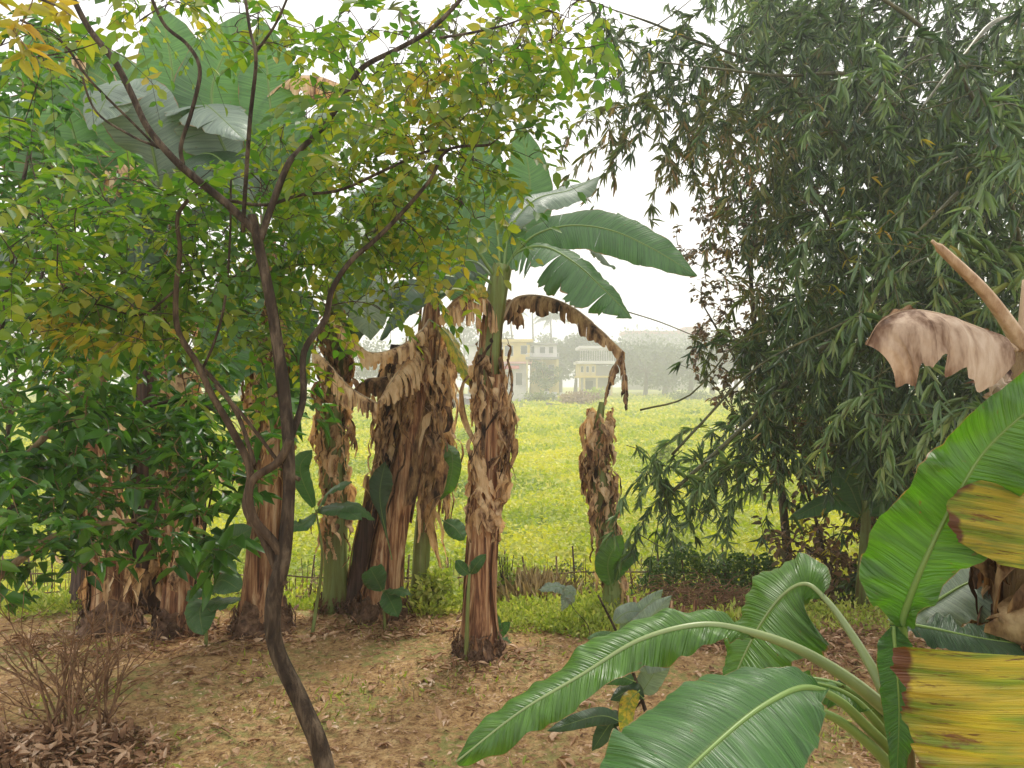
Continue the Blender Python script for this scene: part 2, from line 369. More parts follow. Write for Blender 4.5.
def banana_trunk(parent, pts, r0, r1, mat='pseudo', seed=0, mound=1.0, sheaths=9):
    path = spline(pts, 26); mb = MB()
    radii = [r0+(r1-r0)*(i/26)+r0*.35*max(0, 1-i/4)**2 for i in range(27)]
    mb.tube(path, 0, radii=radii, n=28, rough=.18, ridges=.16)
    mb.build('trunk', M[mat], parent)
    r = random.Random(seed)
    # split, overlapping outer sheaths clinging to the trunk
    for k in range(sheaths):
        a0 = r.uniform(0, 6.28); wdt = r.uniform(.35, .8); ta = r.uniform(0, .45); tb = min(.98, ta+r.uniform(.3, .6)); mb = MB(); V = []; UV = []
        peel = r.uniform(.0, .35); n2 = 14
        for i in range(n2+1):
            f = i/n2; t = ta+(tb-ta)*f; q = path[0]*0; kk = t*26; k0 = min(int(kk), 25); q = path[k0].lerp(path[k0+1], kk-k0)
            rr = interp(radii, t)*(1.06+.03*(k % 3))+peel*r0*max(0, f-.7)*3
            for c in range(6):
                a = a0+(c/5-.5)*wdt*2*(1-.6*abs(f-.4))+.15*math.sin(f*6+k)
                e = 1+(.10 if c in (0, 5) else 0)+.05*noise.noise(Vector((c*.8, f*5, k+seed)))
                V.append(q+Vector((math.cos(a), math.sin(a), 0))*rr*e); UV.append((c/5, f))
        mb.add(V, [(i*6+c, i*6+c+1, i*6+7+c, i*6+6+c) for i in range(n2) for c in range(5)], UV)
        mb.build('sheath', M[mat if k % 3 else 'dry_brown'], parent)
    if mound:
        mm = MB(); nn_, nr = 22, 8; V = []
        b = path[0]
        for i in range(nr+1):
            f = i/nr
            for c in range(nn_):
                a = 2*math.pi*c/nn_
                rr = (r0*1.12+ (1-f)**1.5*r0*.75*mound)*(1+.35*noise.noise(Vector((math.cos(a)*2, math.sin(a)*2, f*3+seed))))
                V.append(Vector((b.x+math.cos(a)*rr, b.y+math.sin(a)*rr, b.z-.06+(.15*mound)*f**.8*(1+.5*noise.noise(Vector((a*2, seed, f))))*(r0/.09))))
        mm.add(V, [(i*nn_+c, i*nn_+(c+1) % nn_, (i+1)*nn_+(c+1) % nn_, (i+1)*nn_+c) for i in range(nr) for c in range(nn_)]+[tuple(nr*nn_+c for c in range(nn_))])
        ribbons(mm, [b+Vector((0, 0, .02)), b+Vector((0, 0, .16*mound))], 0, 1, 110, .12, .016, .06, r0*1.4, seed+5)
        mm.build('root_mound', M['mound'], parent)
    return path, radii

# bulk leaves: template transformed by arrays
LT = np.array([(0, 0, 0), (-.40, .22, .10), (-.46, .55, .06), (0, 1, -.12), (.46, .55, .06), (.40, .22, .10)], dtype=np.float32)
LF = np.array([(0, 3, 2, 1), (0, 5, 4, 3)], dtype=np.int32)
LB = np.array([(0, 0, 0), (-.5, .22, .12), (-.38, .6, .04), (0, 1, -.16), (.38, .6, .04), (.5, .22, .12)], dtype=np.float32)
def nz_(v): return v/np.maximum(1e-6, np.linalg.norm(v, axis=1, keepdims=True))
def leaves(pos, d, up, L, W, T=LT):
    """pos (n,3) base points, d direction, up normal hint, L length, W width"""
    y = nz_(d); x = nz_(np.cross(y, up)); z = np.cross(x, y)
    V = pos[:, None, :]+x[:, None, :]*(T[None, :, 0:1]*W[:, None, None])+y[:, None, :]*(T[None, :, 1:2]*L[:, None, None])+z[:, None, :]*(T[None, :, 2:3]*L[:, None, None])
    n, k = len(pos), len(T)
    Fc = (LF[None]+(np.arange(n)*k)[:, None, None]).reshape(-1, 4)
    return V.reshape(-1, 3), Fc
def rdir(n, r=None):
    return nz_((r or rng).normal(size=(n, 3)))
def A(v): return np.array(v, dtype=np.float64)

def seeds(blobs, r):
    out = []
    for (px, py, rx, ry, d0, d1, n) in blobs:
        for _ in range(n):
            a = r.random()*6.283; q = math.sqrt(r.random()); 
            out.append(A(P(px+rx*q*math.cos(a), py+ry*q*math.sin(a), r.uniform(d0, d1))))
    return np.array(out)

def connect(mb, skeleton, S, r0=.004, r1=.0015, sag=.05, maxlen=None, seed=0):
    """grow thin twigs from the skeleton out to every leaf seed, nearest first; returns twig end directions"""
    r = np.random.default_rng(seed); Nn = np.array([A(p) for p in skeleton]); dirs = np.zeros((len(S), 3))
    dist = np.array([np.min(np.linalg.norm(Nn-s, axis=1)) for s in S]); keep = []
    for i in np.argsort(dist):
        s = S[i]; dd = np.linalg.norm(Nn-s, axis=1); k = int(np.argmin(dd)); b = Nn[k]; L = dd[k]
        if maxlen and L > maxlen: continue
        keep.append(i)
        mid = (b+s)/2+np.array([0, 0, sag*L*2])+r.normal(size=3)*L*.10
        pts = [Vector((1-t)**2*b+2*t*(1-t)*mid+t*t*s) for t in (0, .2, .4, .6, .8, 1)]
        mb.tube(pts, r0*min(1, .4+L), r1, 4, cap=False)
        Nn = np.vstack([Nn]+[A(p)[None] for p in pts[1:]]); dirs[i] = A(pts[-1]-pts[-2])
    return nz_(dirs), np.array(keep, dtype=int)

def pinnate(S, D, r, pairs=(4, 7), ll=.056, spread=.036):
    """compound leaves: a short rachis of paired leaflets at every seed"""
    pos, dr, up, L, W, tubes = [], [], [], [], [], []
    for s, d in zip(S, D):
        d = d*.6+r.normal(size=3)*.55; d[2] = d[2]*.5-.15; d /= np.linalg.norm(d)
        u = np.array([0, 0, 1.0])+r.normal(size=3)*.45; sd_ = np.cross(d, u); sd_ /= np.linalg.norm(sd_)+1e-9; nn = np.cross(sd_, d)
        n = r.integers(*pairs); sp = spread*r.uniform(.8, 1.25); pts = []; sz = ll*r.uniform(.5, 1.3)
        for k in range(n+1):
            q = s+d*(sp*(k+.6))-np.array([0, 0, 1])*(.9*(sp*k)**2*2.2)
            pts.append(Vector(q))
            if k == n: dirs = [d*1.0-np.array([0, 0, .3])]
            else: dirs = [sd_*1.0+d*.45-np.array([0, 0, .25]), -sd_*1.0+d*.45-np.array([0, 0, .25])]
            for e in dirs:
                if r.random() < .07: continue
                pos.append(q); dr.append(e+r.normal(size=3)*.22); up.append(nn+r.normal(size=3)*.35)
                l = sz*r.uniform(.75, 1.15)*(.75+.25*math.sin(math.pi*(k+1)/(n+1))); L.append(l); W.append(l*r.uniform(.48, .62))
        tubes.append((s, pts))
    return np.array(pos), np.array(dr), np.array(up), np.array(L), np.array(W), tubes

def whorls(S, D, r, n=(4, 8), L=(.06, .12), asp=.42, droop=.25, step=.03):
    """broad leaves alternating along the last bit of each twig"""
    pos, dr, up, LL, WW = [], [], [], [], []
    for s, d in zip(S, D):
        for k in range(r.integers(*n)):
            e = r.normal(size=3); e = e/np.linalg.norm(e)+d*.5; e[2] = e[2]*.45-droop
            pos.append(s-d*step*k*r.random()*1.6); dr.append(e); up.append(np.array([0, -.25, 1])+r.normal(size=3)*.35)
            l = r.uniform(*L); LL.append(l); WW.append(l*asp*r.uniform(.8, 1.2))
    return np.array(pos), np.array(dr), np.array(up), np.array(LL), np.array(WW)

def branchlets(blobs, r, tw, per=7, length=(.45, .95)):
    """long arching, drooping leafy shoots: nodes and growing direction along each"""
    S, AX = [], []
    for s in seeds([b[:6]+(max(1, int(b[6]/per)),) for b in blobs], r):
        d = np.array([r.normal()*.7-.35, r.normal()*.6-.3, r.uniform(-.1, .5)]); d /= np.linalg.norm(d); L = r.uniform(*length); q = s-d*L*.4; pts = [Vector(q)]
        for k in range(per):
            d = d+np.array([0, 0, -.26-.1*r.random()])+r.normal(size=3)*.07; d /= np.linalg.norm(d); q = q+d*L/per; pts.append(Vector(q))
            S.append(q.copy()); AX.append(d*.8+r.normal(size=3)*.35+np.array([0, 0, -.45]))
        tw.tube(pts, .0032, .0012, 3, cap=False)
    return np.array(S), np.array(AX)
def bamboo_sprays(S, r, L=(.11, .20), n=(5, 9), down=.85, asp=.105, AX=None):
    pos, dr, up, LL, WW = [], [], [], [], []
    for q_, s in enumerate(S):
        if AX is None:
            ax = r.normal(size=3); ax[2] = -abs(ax[2])*.4-down
        else: ax = AX[q_].copy()
        ax /= np.linalg.norm(ax)
        sd_ = np.cross(ax, [0, 0, 1.0]+r.normal(size=3)*.3); sd_ /= np.linalg.norm(sd_)+1e-9
        k = r.integers(*n); l0 = r.uniform(*L)
        for i in range(k):
            f = (i/(k-1)-.5)*2
            e = ax+sd_*f*r.uniform(.6, 1.0)+r.normal(size=3)*.22
            pos.append(s-ax*.05*(1-abs(f))*r.random()); dr.append(e); up.append(np.cross(sd_, ax)+r.normal(size=3)*.5)
            l = l0*r.uniform(.7, 1.1)*(1-.25*abs(f)); LL.append(l); WW.append(l*asp*r.uniform(.85, 1.2))
    return np.array(pos), np.array(dr), np.array(up), np.array(LL), np.array(WW)

# ------------------------------------------------------------------ ground and field
def ground():
    ys = list(np.arange(-3, 2.5, .25))+list(np.arange(2.5, 8, .06))+[8*1.045**k for k in range(95)]
    xs_ = np.concatenate([-np.geomspace(60, 4.2, 30), np.linspace(-4, 4, 120), np.geomspace(4.2, 60, 30)])
    V = []; nx = len(xs_)
    for y in ys:
        s = max(1, y/9)
        for x in xs_:
            X = x*s if abs(x) > 4 else x*(1+(s-1)*abs(x)/4)
            z = gz(X, y)+(.010*noise.noise(Vector((X*11, y*11, 1)))+.007*noise.noise(Vector((X*27, y*27, 1))) if y < 8 else 0)
            V.append((X, y, z))
    F_ = np.array([(j*nx+i, j*nx+i+1, (j+1)*nx+i+1, (j+1)*nx+i) for j in range(len(ys)-1) for i in range(nx-1)], dtype=np.int32)
    m, t, b = nodes('dirt')
    g = N(t, 'ShaderNodeNewGeometry'); pos = g.outputs['Position']
    sep = N(t, 'ShaderNodeSeparateXYZ'); t.links.new(pos, sep.inputs[0])
    n1 = noise_(t, 1.3, 6, None, .6); n2 = noise_(t, 16, 6, None, .7); n3 = noise_(t, 55, 4, None, .7)
    c = ramp(t, n2, [(.30, (.09, .045, .02)), (.43, (.34, .20, .09)), (.56, (.56, .37, .175)), (.76, (.74, .57, .33))])
    c = mixc(t, ramp(t, n1, [(.4, (0, 0, 0)), (.62, (.55, .55, .55))]), c, (.52, .32, .13))
    c = mixc(t, ramp(t, n3, [(.36, (.8, .8, .8)), (.5, (0, 0, 0))]), c, (.15, .08, .045))
    gm = math_(t, 'MULTIPLY', ramp(t, noise_(t, 2.1, 5, None, .7, .3), [(.46, (0, 0, 0)), (.58, (1, 1, 1))]), ramp(t, noise_(t, 22, 3), [(.42, (0, 0, 0)), (.55, (1, 1, 1))]))
    c = mixc(t, math_(t, 'MULTIPLY', gm, .75), c, (.24, .27, .08))
    fy = math_(t, 'MULTIPLY', math_(t, 'SUBTRACT', sep.outputs[1], 5.6), .9, True)
    gc = ramp(t, noise_(t, .45, 6, None, .6), [(.35, (.22, .30, .06)), (.5, (.42, .45, .09)), (.68, (.58, .52, .10))])
    gc = mixc(t, ramp(t, noise_(t, 5, 4), [(.35, (.5, .5, .5)), (.6, (0, 0, 0))]), gc, (.16, .20, .04))
    c = mixc(t, fy, c, gc)
    t.links.new(c, b.inputs['Base Color']); b.inputs['Roughness'].default_value = .95; b.inputs['Specular IOR Level'].default_value = .15
    bump(t, b, math_(t, 'ADD', n2, math_(t, 'MULTIPLY', n3, .5)), .9, .03)
    tag(make('ground', V, F_, m), kind='structure')
ground()

def scatter_field():
    r = np.random.default_rng(3)
    n = 210000
    # nearer plants are smaller and more of them; the density follows the distance
    u = r.random(n); y = 6.9*(135/6.9)**(u**1.15); x = (r.random(n)*2-1)*(.80*y+1.5)
    z = np.array([gz(a, b) for a, b in zip(x, y)])
    hgt = np.array([noise.noise(Vector((a*.9, b*.9, 0)))+.6*noise.noise(Vector((a*3, b*3, 4))) for a, b in zip(x, y)])
    z = z+np.clip(.12+.26*hgt, 0, 1)*r.random(n)+.02
    z = np.where(y < 7.4, z-.05, z)
    sz = (.028+.0046*y)*r.uniform(.6, 1.3, n)
    d = rdir(n, r); d[:, 2] = np.abs(d[:, 2])*.7+.15
    V, Fc = leaves(np.c_[x, y, z], d, np.array([0, 0, 1.0])+r.normal(size=(n, 3))*.5, sz, sz*.62)
    tag(make('field_crop', V, Fc, M['field_leaf'], smooth=False), 'yellow green low leafy growth covering the whole open field', 'field growth', kind='stuff')
scatter_field()

def scatter_grass():
    r = np.random.default_rng(5); pos = []
    def patch(px, d, rx, ry, n, h): 
        c = GP(px, d)
        for _ in range(n):
            a = r.random()*6.283; q = r.random()**.6; X = c.x+rx*q*math.cos(a); Y = c.y+ry*q*math.sin(a)
            pos.append((X, Y, gz(X, Y), h*r.uniform(.5, 1.2)))
    for args in [(440, 5.6, .28, .35, 800, .13), (455, 5.9, .3, .3, 600, .16), (530, 5.4, .3, .5, 1100, .10), (590, 5.3, .45, .5, 1700, .11), (560, 6.1, .8, .4, 1300, .16), (310, 5.9, .8, .3, 1000, .12),
                 (240, 5.8, .5, .3, 700, .12), (660, 5.1, .35, .25, 300, .09), (30, 5.6, .7, .4, 900, .12), (60, 6.2, 1.5, .4, 1200, .22), (400, 6.4, 1.5, .4, 1500, .18),
                 (620, 6.3, .9, .4, 900, .16), (760, 5.2, .4, .3, 200, .08), (730, 5.0, .1, .1, 120, .14), (830, 5.3, .5, .4, 500, .1)]: patch(*args)
    p = np.array(pos); n = len(p)
    d = rdir(n, r)*.6; d[:, 2] = 1
    k = 3; base = np.repeat(p[:, :3], k, 0); H = np.repeat(p[:, 3], k)
    dd = np.repeat(d, k, 0)+r.normal(size=(n*k, 3))*.45; base = base+dd*(H*r.random(n*k))[:, None]*.7
    base[:, 2] = np.maximum(base[:, 2], np.repeat(p[:, 2], k))
    V, Fc = leaves(base, dd+r.normal(size=dd.shape)*.5, r.normal(size=dd.shape)+np.array([0, 0, 1.]), H*.35, H*.11+.006)
    tag(make('weeds', V, Fc, M['weed'], smooth=False), 'bright green weeds along the far edge of the bare yard', 'weeds', kind='stuff')
    # sparse low green and straw blades over the yard
    n = 9000; y = r.uniform(2.6, 5.6, n); x = r.uniform(-.75, .75, n)*y
    keep = np.array([noise.noise(Vector((a*1.6, b*1.6, 2)))+.4*noise.noise(Vector((a*6, b*6, 2))) > .02+.3*r.random() for a, b in zip(x, y)])
    x, y = x[keep], y[keep]; n = len(x); z = np.array([gz(a, b) for a, b in zip(x, y)])
    d = rdir(n, r); d[:, 2] = np.abs(d[:, 2])+.25
    V, Fc = leaves(np.c_[x, y, z], d, rdir(n, r), r.uniform(.02, .055, n), r.uniform(.006, .016, n))
    h = len(V)//12*6; hf = h//6*2
    tag(make('grass', V[:h], Fc[:hf], M['weed'], smooth=False), 'sparse short green grass sprouting through the bare earth', 'grass', kind='stuff')
    tag(make('dry_grass', V[h:], Fc[hf:]-h, M['weed_dry'], smooth=False), 'sparse straw coloured grass lying over the bare earth', 'dry grass', kind='stuff')
scatter_grass()

def litter():
    r = np.random.default_rng(9)
    def lit(x, y, z, L, asp=.45, lift=.15):
        n = len(x); d = rdir(n, r); d[:, 2] *= lift
        return leaves(np.c_[x, y, z], d, np.array([0, 0, 1.])+r.normal(size=(n, 3))*.35, L, L*asp*r.uniform(.5, 1.3, n))
    n = 15000; y = r.uniform(2.5, 6.0, n); x = r.uniform(-.78, .78, n)*y; z = np.array([gz(a, b) for a, b in zip(x, y)])+.012
    L = r.uniform(.01, .04, n)*np.where(r.random(n) < .06, 2.6, 1)
    V1, F1 = lit(x, y, z, L, .4)
    # belts of bigger litter round the banana clump and under the bamboo
    xs, ys_ = [], []
    for px, d, rx, ry, m in [(150, 4.75, .9, .3, 900), (330, 5.0, .9, .25, 600), (480, 4.4, .35, .2, 250), (820, 4.7, .8, .35, 900), (720, 4.9, .5, .3, 500), (900, 4.5, .6, .5, 600)]:
        c = GP(px, d)
        for _ in range(m):
            a = r.random()*6.28; q = math.sqrt(r.random()); xs.append(c.x+rx*q*math.cos(a)); ys_.append(c.y+ry*q*math.sin(a))
    xs, ys_ = np.array(xs), np.array(ys_); z = np.array([gz(a, b) for a, b in zip(xs, ys_)])+.02*r.random(len(xs))+.01
    V2, F2 = lit(xs, ys_, z, r.uniform(.015, .085, len(xs)), .24, .4)
    tag(make('leaf_litter', np.vstack([V1, V2]), np.vstack([F1, F2+len(V1)]), M['litter'], smooth=False), 'scattered brown leaf litter over the bare earth', 'leaf litter', kind='stuff')
    # deep pile under the bare twig bush
    c = GP(45, 3.25); n = 2200; a = r.random(n)*6.28; q = r.random(n)**.6
    x = c.x+.50*q*np.cos(a); y = c.y+.34*q*np.sin(a); z = np.array([gz(i, j) for i, j in zip(x, y)])+.10*(1-q)**.8*(.5+.5*r.random(n))+.01
    V, Fc = lit(x, y, z, r.uniform(.02, .075, n), .38, .5)
    tag(make('leaf_pile', V, Fc, M['litter'], smooth=False), 'low heap of pale brown leaves around the bare twig bush', 'leaf pile', kind='stuff')
litter()

# ------------------------------------------------------------------ far side of the field
def far_tree(px, d, hpx, wpx, label, mat='far_tree', n=3200, base=None, group='hazy trees beyond the field', leaf=.34):
    d *= FAR; b = GP(px, d); H = (hpx)/F*d; Wd = wpx/F*d/2
    t = thing('tree', b, label, 'tree', group)
    r = np.random.default_rng(int(px*7+d)); mb = MB()
    tp = b+Vector((0, 0, H*.55)); mb.tube(spline([b, b.lerp(tp, .5)+Vector((.2, 0, 0)), tp], 6), Wd*.07+.08, .05, 7)
    cl = []
    for k in range(14):
        a = r.random()*6.283; q = r.random()**.5; c = b+Vector((Wd*.75*q*math.cos(a), Wd*.6*q*math.sin(a), H*r.uniform(.3, .86)*(1-.2*q))); cl.append((A(c), Wd*r.uniform(.22, .42)))
        mb.tube([tp.lerp(b, .3), c], .08, .03, 5)
    mb.build('trunk', M['bark'], t)
    k = r.integers(0, len(cl), n); C = np.array([c for c, _ in cl])[k]; Rr = np.array([q for _, q in cl])[k]
    v = rdir(n, r)*(r.random(n)**.45)[:, None]; p = C+v*Rr[:, None]*np.array([1.1, 1, .85])
    p[:, 2] = np.maximum(p[:, 2], b.z+.2)
    s = leaf*r.uniform(.6, 1.3, n)*d/85
    V, Fc = leaves(p, v+r.normal(size=(n, 3))*.5, v+r.normal(size=(n, 3))*.7+np.array([0, 0, .6]), s, s*.7)
    make('crown', V, Fc, M[mat], t, smooth=False)

for a in [
    (575, 88, 82, 52, 'hazy green tree rising between the pale house and the balcony house'),
    (610, 100, 62, 60, 'faint hazy tree just behind the house with the roof railing'),
    (645, 84, 68, 66, 'hazy round tree right of the balcony house at the field edge'),
    (690, 82, 74, 78, 'broad hazy tree at the field edge below the red roofline'),
    (735, 80, 70, 70, 'hazy tree at the field edge showing beside the bamboo leaves'),
    (790, 78, 84, 90, 'hazy tree at the field edge mostly behind the bamboo'),
    (860, 76, 90, 100, 'tall hazy tree at the field edge behind the bamboo clump'),
    (960, 74, 95, 110, 'hazy tree at the field edge far right behind the bamboo clump'),
    (430, 92, 82, 60, 'hazy tree seen behind the dead leaves of the leaning banana trunks'),
    (385, 84, 64, 70, 'hazy tree at the field edge behind the leaning banana trunks'),
    (320, 82, 80, 90, 'hazy tree at the field edge behind the slender foreground tree'),
    (240, 80, 74, 90, 'hazy tree at the field edge left of the slender tree trunk'),
    (150, 78, 90, 100, 'hazy tree at the field edge behind the left banana clump'),
    (50, 78, 88, 110, 'hazy tree at the field edge far left behind the leafy bush'),
]: far_tree(*a)
far_tree(625, 108, 60, 80, 'faint misty tree filling the gap beyond the railing house', n=2200)
far_tree(665, 100, 66, 90, 'wide misty tree crown standing in front of the long red roof', n=3000)
far_tree(712, 96, 78, 80, 'misty tree between the red roofline and the rusty leaved tree', n=2600)
far_tree(560, 104, 74, 60, 'misty tree crown just above the grey white house roof', n=2200)
far_tree(495, 106, 84, 70, 'misty tree crown just above the yellow house roof', n=2200)
far_tree(545, 71, 52, 34, 'pale green small tree standing in front of the grey white house', 'far_pale', 1500, leaf=.26)
far_tree(470, 110, 95, 60, 'very faint tall tree showing above the flat roofed houses', 'far_tree', 2000)
far_tree(672, 130, 70, 120, 'very faint wide treetop below the long red roof', 'far_tree', 2600, leaf=.3)

def bush(px, d, hpx, wpx, label, mat, n=700, leaf=.2, name='bush', group='shrubs along the far field edge', cat='bush', real=False):
    if d > 40: d *= FAR; leaf *= FAR
    b = GP(px, d); H = hpx/F*d; Wd = wpx/F*d/2; r = np.random.default_rng(int(px*3+d*10))
    t = thing(name, b, label, cat, group); mb = MB()
    for k in range(7):
        a = r.random()*6.28; mb.tube([b, b+Vector((math.cos(a)*Wd*.5, math.sin(a)*Wd*.35, H*.8))], .012*d/10+.002, .003, 5)
    mb.build('stem', M['bark'], t)
    v = rdir(n, r)*(r.random(n)**.4)[:, None]; lump = np.array([.8+.5*noise.noise(Vector(q*2.2+px)) for q in v])
    p = A(b)+np.array([0, 0, H*.5])+v*np.array([Wd, Wd*.7, H*.52])*lump[:, None]; p[:, 2] = np.maximum(p[:, 2], b.z)
    s = leaf*r.uniform(.6, 1.3, n)
    V, Fc = leaves(p, v+r.normal(size=(n, 3))*.7, rdir(n, r)+np.array([0, -.3, 1.]), s, s*.6)
    make('foliage', V, Fc, M[mat], t, smooth=False)
bush(578, 52, 14, 50, 'dull pinkish scrub at the far edge of the field', 'far_pink', 900)
bush(540, 58, 12, 40, 'pale green scrub in front of the grey white house', 'far_pale', 700)
bush(596, 60, 16, 26, 'yellow green bush below the small balcony house', 'weed', 600)
bush(505, 62, 10, 30, 'low pale scrub before the pink house wall', 'far_pale', 500)
bush(690, 62, 12, 60, 'low green scrub at the field edge right of the houses', 'far_pale', 900)
bush(664, 22, 22, 26, 'lone small green bush out in the yellow field', 'weed', 400, .12)

def palm(px, d, hpx, label):
    d *= FAR; b = GP(px, d); H = hpx/F*d; t = thing('palm_tree', b, label, 'palm tree', 'palms above the houses'); r = random.Random(px)
    top = b+Vector((r.uniform(-.5, .5), 0, H)); mb = MB(); mb.tube(spline([b, b.lerp(top, .5)+Vector((.4, 0, 0)), top], 8), .22, .13, 8); mb.build('trunk', M['bark'], t)
    for k in range(15):
        a = 6.283*k/15+r.uniform(-.2, .2); el = r.uniform(-.2, 1.0); D = Vector((math.cos(a), math.sin(a), 0)); L = r.uniform(3.4, 4.6)
        pts = spline([top, top+D*L*.45+Vector((0, 0, L*.35*el)), top+D*L*.9+Vector((0, 0, -L*.35+L*.3*el))], 14); mb = MB(); mb.tube(pts, .04, .01, 4)
        for i in range(2, 15):
            tt = (pts[i]-pts[i-1]).normalized(); s = tt.cross(Vector((0, 0, 1))).normalized()
            for sg in (-1, 1):
                l = 1.2*math.sin(math.pi*min(.95, i/15+.1)); e = pts[i]+s*sg*l*.7+Vector((0, 0, -l*.7))+tt*.2
                mb.add([pts[i-1], pts[i], e], [(0, 1, 2)])
        mb.build('frond', M['far_tree'], t)
palm(512, 96, 86, 'faint coconut palm above the yellow house roof')
palm(530, 100, 92, 'tallest faint coconut palm between the two houses')
palm(548, 94, 78, 'faint coconut palm above the grey white house')
palm(462, 98, 80, 'faint coconut palm showing left of the shaggy banana trunk')

M['wall_yellow'] = plain('wall_yellow', (.78, .60, .18), .8, .8); M['wall_pink'] = plain('wall_pink', (.75, .42, .42), .8, .8)
M['wall_white'] = plain('wall_white', (.74, .71, .74), .8, .8); M['wall_grey'] = plain('wall_grey', (.36, .35, .36), .8, .8)
M['wall_cream'] = plain('wall_cream', (.72, .60, .32), .8, .8); M['awning'] = plain('awning_red', (.65, .12, .14), .6, 2)
M['glass'] = plain('dark_pane', (.05, .06, .07), .25, 2, .1); M['concrete'] = plain('concrete', (.30, .29, .28), .9, 1); M['roof_red'] = plain('roof_red', (.42, .20, .17), .8, 1)
class House:
    def __init__(s, label, cat='house', name='house', d=72, px=500):
        d *= FAR; s.d = d; s.t = thing(name, GP(px, d), label, cat, 'houses across the field')
    def X(s, px): return (px-CX)/F*s.d
    def Z(s, py): return EYE-(py-CY)/F*s.d
    def box(s, name, mat, x0, x1, y0, y1, near=0, depth=6, parent=None):
        mb = MB(); mb.box(s.X(x0), s.X(x1), s.d+near, s.d+near+depth, s.Z(y1), s.Z(y0)); return mb.build(name, M[mat], parent or s.t, smooth=False)
    def window(s, x0, x1, y0, y1, near=0):
        f = s.box('window', 'wall_white', x0-.4, x1+.4, y0-.4, y1+.4, near-.06, .1); s.box('pane', 'glass', x0, x1, y0, y1, near-.10, .03, f)
    def railing(s, x0, x1, y0, y1, near, n=12, name='railing'):
        mb = MB()
        for k in range(n+1):
            x = s.X(x0+(x1-x0)*k/n); mb.box(x-.03, x+.03, s.d+near, s.d+near+.06, s.Z(y1), s.Z(y0)+.02)
        mb.box(s.X(x0), s.X(x1), s.d+near-.01, s.d+near+.07, s.Z(y0), s.Z(y0)+.08); mb.build(name, M['wall_white'], s.t, smooth=False)
h = House('two storey house with yellow upper floor and pink awning across the field', px=500)
h.box('wall', 'wall_white', 496, 527, 364, 407, 0, 7); h.box('wall', 'wall_yellow', 503, 530, 342.5, 361.6, -.3, 7.6)
h.box('floor_slab', 'wall_pink', 492, 532, 361.8, 363.8, -1.0, 8.5); h.box('roof', 'wall_yellow', 500, 533, 339.6, 342.3, -1.2, 9)
h.box('awning', 'awning', 494, 519, 366, 369, -1.6, 1.55); h.box('door', 'wall_grey', 505, 513, 372, 398, -.08, .1)
h.window(516, 522, 373, 385); h.window(505, 513, 346, 356, -.3); h.window(521, 527, 346, 354, -.3)
h.box('side_block', 'wall_grey', 468, 495.5, 366, 407, 1, 5); h.box('side_block', 'wall_white', 468, 499, 346, 364.5, 1, 5); h.box('parapet', 'wall_pink', 466, 500, 364.7, 365.9, .6, 6)
h.window(477, 481, 348, 359, 1); h.box('roof', 'concrete', 466, 500, 344.2, 345.8, .6, 6); h.railing(496, 527, 388, 396, -2.6, 16)
h = House('grey white house with a flat roof and long balcony across the field', px=542)
h.box('wall', 'wall_white', 532, 557, 345, 357, 0, 6); h.box('roof', 'concrete', 526.5, 558, 343, 344.8, -.5, 7); h.box('floor_slab', 'concrete', 525.5, 558.5, 357.2, 359.4, -1.4, 8)
h.box('wall', 'wall_cream', 531, 559, 359.6, 407, .3, 6); h.window(531.2, 534.2, 346.5, 354); h.window(540, 545, 347, 354); h.window(549, 553, 347, 354)
h.window(536, 541, 365, 376, .3); h.window(549, 554, 365, 376, .3); h.railing(526, 558, 354, 357, -1.2, 18); h.box('side_wall', 'wall_grey', 527, 530.8, 345, 357, .5, 5)
for x in (527, 542, 557): h.box('pillar', 'wall_cream', x-.8, x+.8, 359.6, 407, -1.2, .25)
h = House('small cream house with pillars and white roof railing across the field', px=595, d=76)
h.box('wall', 'wall_cream', 579, 596, 364, 375.6, 0, 6); h.box('floor_slab', 'wall_yellow', 578, 613, 375.8, 377.6, -.8, 7); h.box('wall', 'wall_grey', 584, 612, 377.8, 407, 1.5, 5)
h.box('wall', 'concrete', 596.2, 612, 366, 375.6, .6, 5); h.box('roof', 'wall_white', 577, 614, 361, 363.8, -.8, 7.5); h.railing(580, 613, 349, 361, -.6, 14)
h.box('roof', 'wall_white', 579, 614, 346, 348.6, -.8, 7.5)
for x in (581, 586.5, 592): h.window(x, x+2.2, 366.5, 372)
for x in (579.5, 584, 596.5, 611): h.box('pillar', 'wall_cream', x-.9, x+.9, 377.8, 407, -.6, .3)
h.box('doorway', 'glass', 586.5, 594, 381, 407, 1.4, .08)
h = House('long building with a dull red roof rising above the hazy trees', 'building', 'building', 135, 660)
h.box('wall', 'wall_grey', 626, 704, 334, 390, 0, 8); h.box('roof', 'roof_red', 624, 684, 331, 333.8, -1, 10); h.box('roof', 'roof_red', 684.2, 706, 327, 333.8, -1, 10)
for k in range(8): h.window(632+k*8.5, 635+k*8.5, 338, 343)
h = House('low dark open shed beside the rubble bank across the field', 'shed', 'shed', 66, 466)
h.box('roof', 'concrete', 452, 482, 394, 396, -.5, 3); h.box('wall', 'wall_grey', 455, 480, 396.2, 412, .5, 2)
for x in (453.5, 466, 480.5): h.box('post', 'concrete', x-.7, x+.7, 396.2, 412, -.3, .25)
